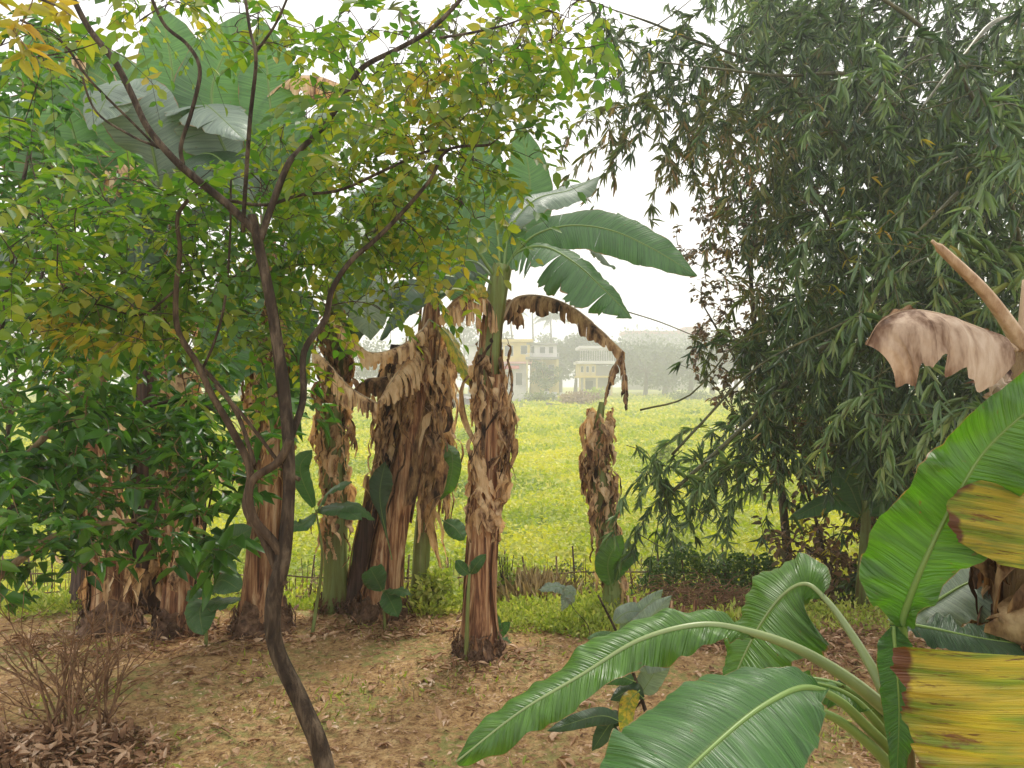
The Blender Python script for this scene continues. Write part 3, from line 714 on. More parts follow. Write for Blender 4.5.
def rubble():
    r = random.Random(4); mb = MB()
    for _ in range(160):
        px = r.gauss(455, 28); d = r.uniform(66, 76); b = GP(px, d); s = r.uniform(.25, .8); b.z += max(0, .9-abs(px-450)/60)*r.random()*1.2
        V = [b+Vector((x*s*r.uniform(.6, 1), y*s*r.uniform(.6, 1), z*s*r.uniform(.4, .8))) for x in (-1, 1) for y in (-1, 1) for z in (-1, 1)]
        mb.add(V, [(0, 1, 3, 2), (4, 6, 7, 5), (0, 4, 5, 1), (2, 3, 7, 6), (0, 2, 6, 4), (1, 5, 7, 3)])
    tag(mb.build('rubble', M['concrete'], smooth=False), 'bank of broken grey rubble at the far left edge of the field', 'rubble', kind='stuff')
rubble()
t_ = thing('low_wall', GP(545, 56), 'low broken white wall between the scrub and the houses', 'wall'); mb = MB(); r_ = random.Random(2)
for k in range(9): 
    c = GP(512+k*8, 88); mb.box(c.x, c.x+.6, c.y, c.y+.2, c.z, c.z+r_.uniform(.7, 1.5))
mb.build('post', M['wall_white'], t_, smooth=False)
mb = MB(); c0, c1 = GP(508, 88), GP(540, 88); mb.box(c0.x, c1.x, c0.y+.3, c0.y+.5, c0.z, c0.z+.9); mb.build('wall_panel', M['wall_white'], t_, smooth=False)
t_ = thing('shelter', GP(745, 34), 'small white roofed shelter at the field edge behind the bamboo twigs', 'shelter'); mb = MB()
c = P(735, 434, 34); mb.add([c+Vector((-2.0, 0, -.25)), c+Vector((2.4, 0, .25)), c+Vector((2.4, 1.8, .55)), c+Vector((-2.0, 1.8, .05))], [(0, 1, 2, 3), (3, 2, 1, 0)][:1])
mb.add([c+Vector((-2.0, 0, -.33)), c+Vector((2.4, 0, .17)), c+Vector((2.4, 1.8, .47)), c+Vector((-2.0, 1.8, -.03))], [(3, 2, 1, 0)])
mb.build('roof', M['wall_white'], t_, smooth=False); mb = MB()
for dx, dy, zz in ((-1.9, .1, -.34), (2.3, .1, .12), (2.3, 1.7, .4), (-1.9, 1.7, -.06)): mb.tube([c+Vector((dx, dy, zz)), Vector((c.x+dx, c.y+dy, gz(c.x+dx, c.y+dy)-.1))], .05, .05, 6)
mb.build('pole', M['concrete'], t_)

# ------------------------------------------------------------------ stick fence and its creeper
def fence():
    r = random.Random(11); t = thing('stick_fence', GP(600, 6.9), 'low rustic fence of thin brown sticks along the field edge', 'fence')
    def top(px): return .02+.04*noise.noise(Vector((px*.02, 0, 0)))
    def pt(px, z): 
        d = 6.95+.12*math.sin(px*.012); x = (px-CX)/F*d; return Vector((x, d, z))
    for k in range(44):
        px = -20+k*25+r.uniform(-6, 6); b = pt(px, -.68); mb = MB()
        mb.tube([b, pt(px+r.uniform(-3, 3), -.3), pt(px+r.uniform(-5, 5), top(px)+r.uniform(.0, .14))], .011, .008, 6); mb.build('post', M['fence'], t)
    for z in (-.12, -.30, -.46):
        mb = MB(); mb.tube([pt(px, z+.025*noise.noise(Vector((px*.03, z*9, 0))))+Vector((0, -.015, 0)) for px in range(-40, 1120, 20)], .007, .007, 5); mb.build('rail', M['fence'], t)
    mb = MB()
    for k in range(300):
        px = -30+k*3.7+r.uniform(-2, 2); mb.tube([pt(px, -.68), pt(px+r.uniform(-4, 4), top(px)+r.uniform(-.22, .03))], .0045, .003, 4, cap=False)
    for k in range(120):
        px = r.uniform(-30, 1100); z = r.uniform(-.5, 0); mb.tube([pt(px, z), pt(px+r.uniform(-35, 35), z+r.uniform(-.12, .12))], .003, .002, 4, cap=False)
    mb.build('wattle', M['fence'], t)
    return pt
fpt = fence()
def creeper(name, px0, px1, n, label, mat, top, bot, leaf=.035, cat='creeper', thick=.16, dy=0):
    r = np.random.default_rng(int(px0)); px = r.uniform(px0, px1, n)
    t = thing(name, fpt((px0+px1)/2, -.6)+Vector((0, dy, 0)), label, cat)
    pos = []
    for q in px:
        f = r.random(); tz = top+.2*noise.noise(Vector((q*.03, 0, 5)))+.08*noise.noise(Vector((q*.13, 0, 5))); edge = min(1, (q-px0)/25, (px1-q)/25); z = bot+(tz-bot)*f*max(.3, edge)
        p = fpt(q, z); pos.append((p.x, p.y+dy+r.uniform(-thick, thick)*(1-.3*f), z))
    pos = np.array(pos); d = rdir(n, r); d[:, 2] -= .2; s = leaf*r.uniform(.6, 1.3, n)
    V, Fc = leaves(pos, d, rdir(n, r)*.7+np.array([0, -.5, .8]), s, s*.75)
    make('foliage', V, Fc, M[mat], t, smooth=False)
    mb = MB(); rr = random.Random(n)
    for k in range(int((px1-px0)/14)):
        q = rr.uniform(px0, px1); mb.tube([fpt(q, -.64)+Vector((0, dy, 0)), fpt(q+rr.uniform(-9, 9), (bot+top)/2)+Vector((0, dy+rr.uniform(-.1, .1), 0)), fpt(q+rr.uniform(-15, 15), top-.05)+Vector((0, dy, 0))], .003, .002, 4)
    mb.build('stem', M['twig_red'], t)
creeper('creeper', 628, 795, 6500, 'dense dark green creeper smothering the fence right of the shaggy dead trunk', 'hedge', .06, -.42)
creeper('creeper', 515, 612, 1100, 'thin olive creeper on the fence between the two standing trunks', 'bamboo_olive', -.02, -.5, .03)
creeper('creeper', 790, 1000, 2600, 'brownish creeper on the fence under the bamboo', 'rust_leaf', .02, -.5, .04)
creeper('creeper', 290, 470, 900, 'sparse straw coloured creeper on the fence behind the leaning trunks', 'weed_dry', -.08, -.5, .03)
creeper('creeper', 200, 660, 1500, 'thin straw coloured stalks tangled along the open stretch of stick fence', 'weed_dry', -.06, -.5, .028, 'dry stalks', .08, -.1)
creeper('creeper', 630, 900, 900, 'rusty dry undergrowth at the foot of the creeper covered fence', 'rust_leaf', -.46, -.62, .04, 'undergrowth', .12, -.25)

# ------------------------------------------------------------------ the banana plants
GB = 'banana plants at the edge of the yard'
def skirt(parent, path, t0, t1, n, L, W, out, rad, seed, mat='dry', name='dry_leaves', **kw):
    mb = MB(); ribbons(mb, path, t0, t1, int(n*.6), L, W, out, rad, seed, **kw)
    ribbons(mb, path, t0+.1*(t1-t0), t1, max(4, int(n*.09)), L*1.6, W*1.6, out*.35, rad*.95, seed+500, **kw); return mb.build(name, M[mat], parent, uv=True)
def dead(parent, mid, w, seed, mat='dry', strips=22, hang=1.0, nrm=(0, -.4, 1), **kw):
    kw.setdefault('gap', .25); kw.setdefault('ragged', .5); kw.setdefault('rib', .006); kw.setdefault('jitter', 22)
    return banana_leaf(parent, mid, w, strips=(strips, strips), hang=hang, mat=mat, ribmat='rib_dry', seed=seed, name='dead_leaf', nrm=Vector(nrm), dl=70, dr=70, **kw)

# F: the shaggy plant with the green crown
D_ = 4.55
b = GP(478, D_); t = thing('banana_plant', b, 'shaggy banana plant with green torn crown against the sky', 'banana plant', GB)
path, rad = banana_trunk(t, [b, P(482, 560, D_), P(490, 430, D_), P(490, 340, D_), P(500, 275, D_)], .095, .045, 'pseudo', 1)
gp = MB(); gp.tube(spline([P(489, 400, D_-.0), P(490, 350, D_), P(496, 300, D_), P(503, 265, D_)], 12), .068, .055, 16, ridges=.1); gp.build('inner_stem', M['pseudo_green'], t)
skirt(t, path, .34, .74, 150, .28, .055, .035, .068, 21)
skirt(t, path, .30, .5, 34, .20, .06, .035, .075, 22, side=-.9)
skirt(t, path, .5, .78, 26, .5, .03, .12, .08, 24, 'dry_brown')
q = lambda L, d=D_: [P(x, y, d+(z[0] if z else 0)) for x, y, *z in L]
banana_leaf(t, q([(504, 275), (528, 240, -.1), (565, 226, -.2), (610, 230, -.3), (655, 250, -.35), (697, 276, -.4)]), bw(.135), bw(.15), start=.18, nrm=(-.1, -.85, .5), dl=12, dr=30, strips=(4, 4), gap=.09, mat='ban', seed=1, rib=.008)
banana_leaf(t, q([(504, 275), (520, 252, -.2), (545, 247, -.3), (575, 263, -.4), (605, 290, -.45), (632, 318, -.5)]), bw(.10), bw(.27), start=.12, nrm=(.1, -.75, .65), dl=30, dr=35, strips=(7, 14), gap=.30, mat='ban', seed=2, rib=.010, jitter=16, ragged=.3)
banana_leaf(t, q([(504, 272), (525, 240), (560, 228, .1), (590, 243, .1), (614, 270, .1)]), bw(.10), bw(.12), start=.3, nrm=(.2, -.3, 1), dl=60, dr=50, strips=(14, 12), gap=.3, mat='ban_grey', seed=3, rib=.007)
banana_leaf(t, q([(503, 275), (510, 230, .1), (535, 200, .2), (570, 190, .3), (600, 176, .4)]), bw(.11), bw(.13), start=.25, nrm=(-.2, -.6, .6), dl=30, dr=40, strips=(2, 3), gap=.08, mat='ban_grey', seed=4)
banana_leaf(t, q([(500, 280), (498, 240, .1), (488, 190, .2), (468, 130, .3)]), bw(.2), start=.1, nrm=(.3, -1, .2), dl=12, dr=12, strips=(2, 1), gap=.04, mat='ban_pale', seed=5, rib=.012)
banana_leaf(t, q([(500, 285), (470, 240, -.1), (440, 205, -.2), (400, 190, -.2), (350, 205, -.2)]), bw(.20), start=.15, nrm=(0, -.8, .6), dl=25, dr=15, strips=(2, 3), gap=.06, mat='ban_pale', seed=6)
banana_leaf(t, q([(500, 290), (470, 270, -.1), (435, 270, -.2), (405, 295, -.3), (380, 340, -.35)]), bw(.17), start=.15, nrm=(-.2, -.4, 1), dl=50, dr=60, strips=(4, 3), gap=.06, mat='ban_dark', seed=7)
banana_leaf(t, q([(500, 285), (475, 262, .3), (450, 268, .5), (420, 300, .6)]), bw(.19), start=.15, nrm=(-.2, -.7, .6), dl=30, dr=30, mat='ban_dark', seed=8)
banana_leaf(t, q([(503, 278), (515, 240, .5), (530, 190, .7), (520, 120, .8)]), bw(.17), start=.15, nrm=(.1, -1, .2), dl=15, dr=15, strips=(2, 2), gap=.05, mat='ban_pale', seed=9)
dead(t, q([(503, 318), (515, 299), (540, 296, -.1), (570, 306, -.2), (598, 328, -.3), (624, 352, -.35)]), [.02, .10, .12, .13, .12, .13, .10, .06], 10, 'dry_brown', 15, .8, gap=.35, ragged=.35, rib=.009)
dead(t, q([(622, 350, -.35), (612, 372, -.35), (604, 405, -.35)]), [.03, .06, .04, .01], 11, 'dry_brown', 9, .9, rib=.003)
dead(t, q([(622, 350, -.35), (624, 375, -.35), (627, 410, -.35)]), [.02, .05, .05, .02], 12, 'dry_brown', 10, .9, rib=.003)
dead(t, q([(497, 312), (480, 294, -.1), (460, 296, -.15), (438, 318, -.15)]), [.15, .25, .28, .26, .2, .08], 13, 'dry', 15, 1.0, gap=.3)
dead(t, q([(498, 315), (508, 300, .1), (516, 306, .1), (521, 325, .1)]), [.08, .15, .18, .12, .05], 14, 'dry_brown', 8, 1.0)
banana_leaf(t, q([(490, 300, -.12), (478, 290, -.16), (466, 296, -.2)]), [.01, .05, .06, .03], start=.1, nrm=(0, -.8, .4), mat='ban_yellow', seed=15, rib=0, label='yellowed scrap of leaf under the crown')

# G: headless shaggy trunk
D_ = 5.35
b = GP(615, D_); t = thing('banana_plant', b, 'headless banana trunk wrapped in shredded grey brown leaves, standing alone before the fence', 'banana plant', GB)
path, rad = banana_trunk(t, [b, P(612, 570, D_), P(604, 500, D_), P(598, 440, D_), P(602, 402, D_)], .085, .02, 'pseudo_green', 2, .4, 5)
skirt(t, path, .22, .97, 220, .20, .045, .08, .06, 31, 'dry')
skirt(t, path, .3, .9, 110, .24, .04, .08, .07, 32, 'dry_brown')
b2 = P(612, 590, D_-.12)
banana_leaf(t, q([(612, 590, -.1), (608, 562, -.2), (622, 535, -.25)], D_), bw(.09), start=.1, nrm=(0, -1, .3), seed=33, mat='ban_near', rib=.005)
banana_leaf(t, q([(614, 585, -.1), (622, 563, -.2), (640, 553, -.25)], D_), bw(.06), start=.1, nrm=(0, -1, .6), seed=34, mat='ban', rib=.004)

# C
D_ = 5.45
b = GP(336, D_); t = thing('banana_plant', b, 'thin banana trunk hung with crumpled dead leaves, left of the two leaning trunks', 'banana plant', GB)
path, rad = banana_trunk(t, [b, P(336, 520, D_), P(333, 430, D_), P(335, 330, D_), P(332, 250, D_)], .085, .05, 'pseudo_green', 3, .9, 5)
skirt(t, path, .16, .62, 240, .22, .045, .08, .07, 41, 'dry'); skirt(t, path, .5, .8, 90, .3, .05, .15, .08, 42, 'dry_brown')
banana_leaf(t, q([(332, 255), (300, 200), (290, 150), (270, 90)], D_), bw(.27), start=.12, nrm=(.2, -1, .3), dl=15, dr=15, strips=(2, 3), gap=.05, mat='ban_pale', seed=44)
banana_leaf(t, q([(332, 258), (345, 220), (380, 190), (430, 215)], D_), bw(.24), start=.12, nrm=(.1, -.6, .8), dl=40, dr=30, strips=(3, 3), gap=.06, mat='ban', seed=45)
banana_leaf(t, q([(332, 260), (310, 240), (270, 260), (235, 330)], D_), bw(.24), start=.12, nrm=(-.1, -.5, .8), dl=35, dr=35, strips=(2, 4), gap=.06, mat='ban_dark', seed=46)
banana_leaf(t, q([(332, 262), (350, 255, -.2), (365, 290, -.4), (370, 340, -.5)], D_), bw(.22), start=.12, nrm=(.5, -.7, .4), dl=25, dr=25, mat='ban_grey', seed=47)
banana_leaf(t, q([(335, 300), (300, 300, -.2), (285, 350, -.4), (292, 420, -.5)], D_), bw(.20), start=.2, nrm=(-.3, -1, .2), dl=20, dr=20, mat='ban', seed=48, strips=(3, 2), gap=.05)

# D: leaning pair as two plants
D_ = 5.3
b = GP(380, D_); t = thing('banana_plant', b, 'thick reddish brown banana trunk leaning right, splitting bark', 'banana plant', GB)
path, rad = banana_trunk(t, [b, P(390, 540, D_), P(408, 460, D_), P(424, 380, D_), P(433, 300, D_+.05)], .125, .055, 'pseudo', 4, 1.0, 12)
skirt(t, path, .66, .93, 110, .36, .045, .09, .08, 51); skirt(t, path, .55, .8, 60, .5, .05, .2, .09, 52, 'dry_brown')
dead(t, q([(430, 318), (420, 332, -.15), (396, 348, -.25), (369, 352, -.3), (350, 335, -.3), (333, 318, -.3)], D_), [.05, .10, .14, .12, .14, .12, .05], 53, 'dry', 32, 1.0, gap=.35)
dead(t, q([(428, 330), (405, 362, -.2), (378, 402, -.3)], D_), [.12, .22, .24, .16, .05], 54, 'dry', 20, .9)
dead(t, q([(378, 404, -.3), (351, 388, -.35), (330, 366, -.4), (314, 350, -.4)], D_), [.12, .16, .18, .16, .10], 55, 'dry', 26, 1.0)
dead(t, q([(428, 325), (395, 372, .1), (365, 380, .1), (345, 400, .1)], D_), [.10, .22, .24, .16, .05], 56, 'dry_brown', 10, .8)
banana_leaf(t, q([(433, 305), (455, 280, .2), (445, 230, .3), (430, 170, .4)], D_), bw(.26), start=.15, nrm=(0, -1, .2), dl=15, dr=15, strips=(2, 3), gap=.05, mat='ban_pale', seed=57)
banana_leaf(t, q([(432, 305), (410, 285, .1), (370, 300, .1), (330, 360, .1)], D_), bw(.23), start=.12, nrm=(-.2, -.5, .8), dl=40, dr=30, strips=(2, 2), gap=.05, mat='ban_dark', seed=58)
banana_leaf(t, q([(430, 320, -.05), (448, 335, -.15), (462, 365, -.2), (476, 392, -.2)], D_), bw(.055), start=.15, nrm=(.3, -.8, .3), dl=40, dr=40, strips=(7, 9), gap=.25, mat='ban_yellow', seed=59, rib=.004)
banana_leaf(t, q([(392, 560, -.2), (380, 500, -.22), (385, 462, -.25)], D_), [.005, .01, .03, .07, .085, .06, .005], start=.1, nrm=(0, -1, .2), mat='ban_dark', seed=60, rib=.003)
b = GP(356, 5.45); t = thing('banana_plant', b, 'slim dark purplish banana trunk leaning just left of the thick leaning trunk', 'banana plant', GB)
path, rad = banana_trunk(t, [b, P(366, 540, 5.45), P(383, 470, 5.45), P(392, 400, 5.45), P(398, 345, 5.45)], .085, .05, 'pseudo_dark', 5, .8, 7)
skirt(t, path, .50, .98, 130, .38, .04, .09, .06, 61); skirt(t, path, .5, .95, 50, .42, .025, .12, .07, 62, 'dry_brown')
# E
D_ = 5.55
b = GP(418, D_); t = thing('banana_plant', b, 'thin green banana stem under a long curtain of dead leaves, right of the leaning trunks', 'banana plant', GB)
path, rad = banana_trunk(t, [b, P(424, 520, D_), P(433, 440, D_), P(437, 360, D_), P(432, 290, D_)], .06, .04, 'pseudo_green', 6, .6, 4)
skirt(t, path, .38, .80, 200, .42, .03, .13, .06, 71); skirt(t, path, .36, .6, 80, .42, .045, .16, .07, 72, side=-.6)
banana_leaf(t, q([(440, 440, -.15), (452, 455, -.2), (450, 480, -.2), (440, 500, -.2)], D_), bw(.07), start=.1, nrm=(.4, -1, .2), mat='ban_near', seed=73, rib=.004)
banana_leaf(t, q([(442, 520, -.1), (455, 528, -.15), (464, 540, -.2)], D_), bw(.07), start=.1, nrm=(.1, -1, .5), mat='ban', seed=74, rib=.004)
banana_leaf(t, q([(432, 292), (415, 250, .1), (390, 215, .2), (340, 200, .3)], D_), bw(.27), start=.12, nrm=(.2, -.8, .6), dl=25, dr=25, strips=(2, 3), gap=.05, mat='ban', seed=75)

# A1, A2, B
D_ = 5.0
b = GP(262, D_); t = thing('banana_plant', b, 'upright brown banana trunk directly behind the slender foreground tree trunk', 'banana plant', GB)
path, rad = banana_trunk(t, [b, P(266, 540, D_), P(270, 440, D_), P(268, 330, D_), P(262, 230, D_)], .125, .07, 'pseudo', 7, 1.1, 12)
skirt(t, path, .40, .75, 120, .3, .07, .14, .10, 81); skirt(t, path, .6, .95, 90, .35, .06, .14, .09, 82, 'dry_brown')
for i, (L, wd, nn, mt, st) in enumerate([
    ([(262, 235), (228, 150), (212, 90), (245, 12)], .26, (.3, -1, .2), 'ban_pale', (2, 2)),
    ([(262, 235), (272, 150), (268, 80), (262, 20)], .20, (.2, -1, .1), 'ban_pale', (1, 2)),
    ([(262, 240), (225, 150, -.1), (205, 105, -.2), (245, 140, -.5)], .26, (0, -.6, 1), 'ban_grey', (9, 10)),
    ([(262, 240), (290, 160), (335, 120), (385, 150)], .25, (.2, -.6, .8), 'ban_pale', (3, 4)),
    ([(262, 250), (300, 220, -.2), (340, 240, -.4), (360, 300, -.5)], .24, (.2, -.6, .8), 'ban', (3, 3)),
    ([(262, 250), (225, 210, -.2), (190, 220, -.3), (160, 280, -.3)], .24, (-.2, -.6, .8), 'ban_dark', (2, 3)),
    ([(262, 255), (240, 280, -.3), (225, 330, -.4), (228, 400, -.5)], .22, (-.3, -1, .3), 'ban', (2, 2))]):
    banana_leaf(t, q(L, D_), bw(wd), start=.15, nrm=nn, dl=20, dr=20, strips=st, gap=.08 if st[0] < 6 else .3, mat=mt, seed=83+i, rib=.012)
dead(t, q([(262, 235), (258, 120), (285, 82), (315, 76), (350, 88)], D_), [.01, .03, .14, .22, .24, .20, .06], 95, 'dry', 7, .7, start=.35, gap=.18)
b = GP(182, D_); t = thing('banana_plant', b, 'banana trunk with curling tan sheaths, right one of the pair behind the leafy bush', 'banana plant', GB)
path, rad = banana_trunk(t, [b, P(182, 540, D_), P(178, 440, D_), P(172, 330, D_), P(165, 220, D_)], .115, .07, 'pseudo', 8, 1.1, 12)
skirt(t, path, .16, .62, 150, .22, .06, .05, .095, 101); skirt(t, path, .5, .9, 60, .3, .07, .12, .10, 102)
for i, (L, wd, nn, mt, st) in enumerate([
    ([(165, 225), (140, 130), (95, 75), (20, 60)], .27, (.1, -.9, .5), 'ban_pale', (3, 2)),
    ([(165, 225), (172, 140), (172, 70), (160, 5)], .25, (.1, -1, .1), 'ban_pale', (1, 2)),
    ([(165, 230), (120, 160), (60, 150), (15, 200)], .27, (-.1, -.7, .8), 'ban', (3, 3)),
    ([(165, 230), (150, 140, -.2), (120, 85, -.3), (90, 130, -.5)], .24, (-.1, -.7, .8), 'ban_grey', (2, 3)),
    ([(165, 230), (195, 160, -.2), (225, 165, -.4), (245, 230, -.5)], .22, (.3, -.7, .8), 'ban_dark', (2, 3))]):
    banana_leaf(t, q(L, D_), bw(wd), start=.15, nrm=nn, dl=20, dr=20, strips=st, gap=.08, mat=mt, seed=103+i, rib=.012)
dead(t, q([(165, 225), (120, 90), (95, 50), (72, 58)], D_), [.01, .02, .10, .18, .16, .06], 110, 'dry', 4, .7, start=.5, gap=.08)
dead(t, q([(165, 235), (140, 170, -.3), (120, 165, -.5), (112, 195, -.6)], D_), [.08, .16, .22, .2, .06], 111, 'dry', 8, .8, gap=.2)
b = GP(112, 5.05); t = thing('banana_plant', b, 'stubby banana trunk with tan sheaths splayed open, leftmost of the clump', 'banana plant', GB)
path, rad = banana_trunk(t, [b, P(108, 560, 5.05), P(98, 480, 5.05), P(85, 380, 5.05), P(70, 250, 5.05)], .125, .07, 'pseudo', 9, 1.1, 14)
skirt(t, path, .12, .35, 30, .3, .07, .06, .10, 121); skirt(t, path, .3, .7, 60, .3, .07, .12, .10, 122)
for i, (L, wd, nn, mt, st) in enumerate([
    ([(70, 255), (50, 170), (10, 120), (-60, 130)], .27, (.1, -.8, .6), 'ban', (3, 2)),
    ([(70, 255), (80, 170), (60, 90), (30, 20)], .26, (.2, -1, .2), 'ban_pale', (2, 2)),
    ([(70, 255), (100, 200, -.2), (130, 215, -.4), (140, 290, -.5)], .24, (.3, -.7, .7), 'ban_dark', (2, 3)),
    ([(70, 255), (30, 230, -.2), (0, 270, -.4), (-10, 350, -.4)], .24, (-.3, -.8, .5), 'ban_dark', (2, 3))]):
    banana_leaf(t, q(L, 5.05), bw(wd), start=.15, nrm=nn, dl=20, dr=20, strips=st, gap=.06, mat=mt, seed=123+i, rib=.012)
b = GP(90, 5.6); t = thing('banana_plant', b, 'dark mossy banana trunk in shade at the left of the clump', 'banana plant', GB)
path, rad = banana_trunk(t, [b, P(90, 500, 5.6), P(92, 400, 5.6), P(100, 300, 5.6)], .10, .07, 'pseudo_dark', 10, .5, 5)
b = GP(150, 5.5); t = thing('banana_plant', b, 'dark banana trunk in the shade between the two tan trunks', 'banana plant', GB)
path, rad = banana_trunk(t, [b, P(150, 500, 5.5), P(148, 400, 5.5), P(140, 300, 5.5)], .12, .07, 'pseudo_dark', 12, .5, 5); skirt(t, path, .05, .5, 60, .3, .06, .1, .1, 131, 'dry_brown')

# suckers and saplings with few leaves
def sucker(px, d, stem, lv, label, mat='ban', stem_r=.012, name='sapling', cat='young plant', smat='pseudo_green', group='young plants around the yard'):
    b = GP(px, d); t = thing(name, b, label, cat, group)
    mb = MB(); mb.tube(spline([b]+[P(x, y, d) for x, y in stem], 12), stem_r, stem_r*.45, 8); mb.build('stem', M[smat], t)
    for i, (L, wd, nn) in enumerate(lv):
        banana_leaf(t, [P(x, y, d+(z[0] if z else 0)) for x, y, *z in L], bw(wd), n=24, start=.06, nrm=nn, dl=25, dr=20, mat=mat, seed=int(px)+i, rib=max(.0018, wd*.03), m=5, ripple=.006)
    return t
sucker(385, 5.0, [(383, 590)], [([(383, 592), (374, 580, -.05), (366, 572, -.1)], .07, (0, -1, .3)), ([(384, 590), (398, 590, -.1), (412, 594, -.1)], .05, (.1, -.4, 1)), ([(384, 590), (390, 600, -.1), (398, 617, -.15)], .07, (.2, -1, .2)), ([(382, 590), (374, 575, -.1), (370, 568, -.15)], .08, (.2, -1, .2))], 'banana sucker with glossy dark leaves at the foot of the leaning trunks', 'ban')
sucker(466, 4.42, [(468, 600), (470, 565)], [([(470, 575), (462, 568, -.05), (456, 560, -.05)], .035, (0, -1, .4)), ([(470, 575), (476, 565, -.05), (486, 554, -.05)], .035, (0, -1, .4))], 'slim green shoot with two small leaves hugging the shaggy trunk', 'ban', .014)
sucker(496, 4.75, [(496, 635)], [([(496, 640), (488, 628), (482, 618)], .035, (0, -1, .4)), ([(496, 640), (502, 630), (510, 622)], .035, (0, -1, .4)), ([(496, 642), (505, 640), (512, 644)], .03, (0, -.6, 1)), ([(496, 640), (496, 625), (494, 612)], .035, (0, -1, .2))], 'small broad leaved seedling right of the shaggy trunk base', 'ban', .006)
sucker(206, 4.7, [(207, 610), (212, 560)], [([(212, 570), (222, 548, -.1), (252, 528, -.2)], .11, (0, -1, .4)), ([(210, 575), (200, 555, -.1), (180, 545, -.2)], .12, (0, -1, .4)), ([(210, 590), (222, 580, -.1), (240, 590, -.2)], .09, (0, -.8, .8)), ([(208, 600), (200, 610, -.1), (203, 635, -.2)], .10, (0, -1, .2)), ([(208, 600), (222, 602, -.1), (240, 600, -.2)], .07, (0, -.5, 1)), ([(210, 590), (195, 590, -.1), (185, 600, -.1)], .07, (0, -.5, 1))], 'broad leaved banana sucker at the foot of the tan trunk pair', 'ban')
sucker(312, 4.9, [(322, 560), (316, 510)], [([(316, 510), (340, 508, -.1), (362, 520, -.2)], .07, (0, -.6, 1)), ([(316, 512), (330, 490, -.1), (352, 482, -.2)], .06, (0, -.6, 1)), ([(316, 512), (350, 505, -.1), (375, 520, -.1)], .06, (0, -.4, 1)), ([(316, 512), (300, 470, -.1), (312, 450, -.1)], .06, (.4, -1, .2)), ([(316, 512), (300, 525, -.1), (280, 520, -.1)], .06, (0, -.4, 1))], 'young banana with level leaves beside the slender tree trunk', 'ban')
sucker(560, 3.6, [(590, 640), (572, 606)], [([(572, 606), (560, 587, -.03), (538, 590, -.03)], .030, (0, -.6, 1)), ([(572, 606), (570, 592, -.03), (562, 612, -.03)], .035, (.5, -1, .3))], 'bare twig holding two pale leaves in the open yard', 'ban_grey', .003, smat='bark')
sucker(860, 5.9, [(866, 520), (864, 500)], [([(864, 510), (858, 480), (866, 452)], .10, (0, -1, .2)), ([(864, 510), (880, 480), (882, 455)], .12, (.2, -1, .2)), ([(862, 515), (845, 480), (822, 478)], .12, (-.2, -.7, .8)), ([(862, 518), (835, 500), (788, 520)], .10, (-.2, -.5, 1)), ([(864, 516), (890, 500), (900, 520)], .10, (.3, -.7, .8))], 'small banana plant growing under the edge of the bamboo', 'ban', .05)

# sapling with long pale leaves behind the near banana leaf
def sapling():
    d = 2.35; b = GP(655, d); t = thing('sapling', b, 'thin dark stemmed sapling with pale oval leaves beside the near banana leaves', 'sapling', 'young plants around the yard')
    mb = MB(); st = [b]+[P(x, y, d) for x, y in ((655, 760), (642, 700), (620, 640), (598, 595))]
    mb.tube(spline(st, 18), .009, .003, 7); mb.build('stem', M['bark'], t)
    for i, (L, wd, mt) in enumerate([
        ([(640, 695), (650, 680), (662, 660)], .028, 'ban_grey'), ([(632, 668), (640, 650), (650, 640)], .03, 'ban_pale'), ([(622, 645), (640, 628), (655, 612)], .026, 'ban_grey'),
        ([(618, 636), (635, 618), (648, 605)], .022, 'ban_grey'), ([(630, 664), (612, 660), (600, 666)], .022, 'ban_pale'), ([(636, 682), (618, 676), (604, 680)], .02, 'ban'),
        ([(612, 624), (628, 612), (642, 616)], .022, 'ban_grey'), ([(645, 700), (632, 690), (622, 700)], .02, 'ban_dark'), ([(622, 722), (598, 716), (572, 728)], .02, 'ban_dark'), ([(622, 724), (612, 722), (602, 742)], .024, 'ban_dark'),
        ([(632, 668), (646, 660), (660, 664)], .03, 'ban_grey'), ([(640, 690), (628, 705), (630, 725)], .02, 'ban_yellow'), ([(626, 650), (612, 640), (600, 642)], .02, 'ban_pale')]):
        banana_leaf(t, [P(x, y, d-.02*(i % 3)) for x, y in [L[0], L[1], (L[2][0]*1.5-L[0][0]*.5, L[2][1]*1.5-L[0][1]*.5)]], bw(wd*1.35), n=16, start=.08, nrm=(0, -.9, .5), dl=25, dr=20, mat=mt, seed=700+i, rib=.0012, m=4, ripple=.003)
    mb = MB(); mb.tube([P(642, 700, d), P(628, 718, d), P(618, 724, d)], .003, .002, 5); mb.build('stem', M['bark'], t)
sapling()
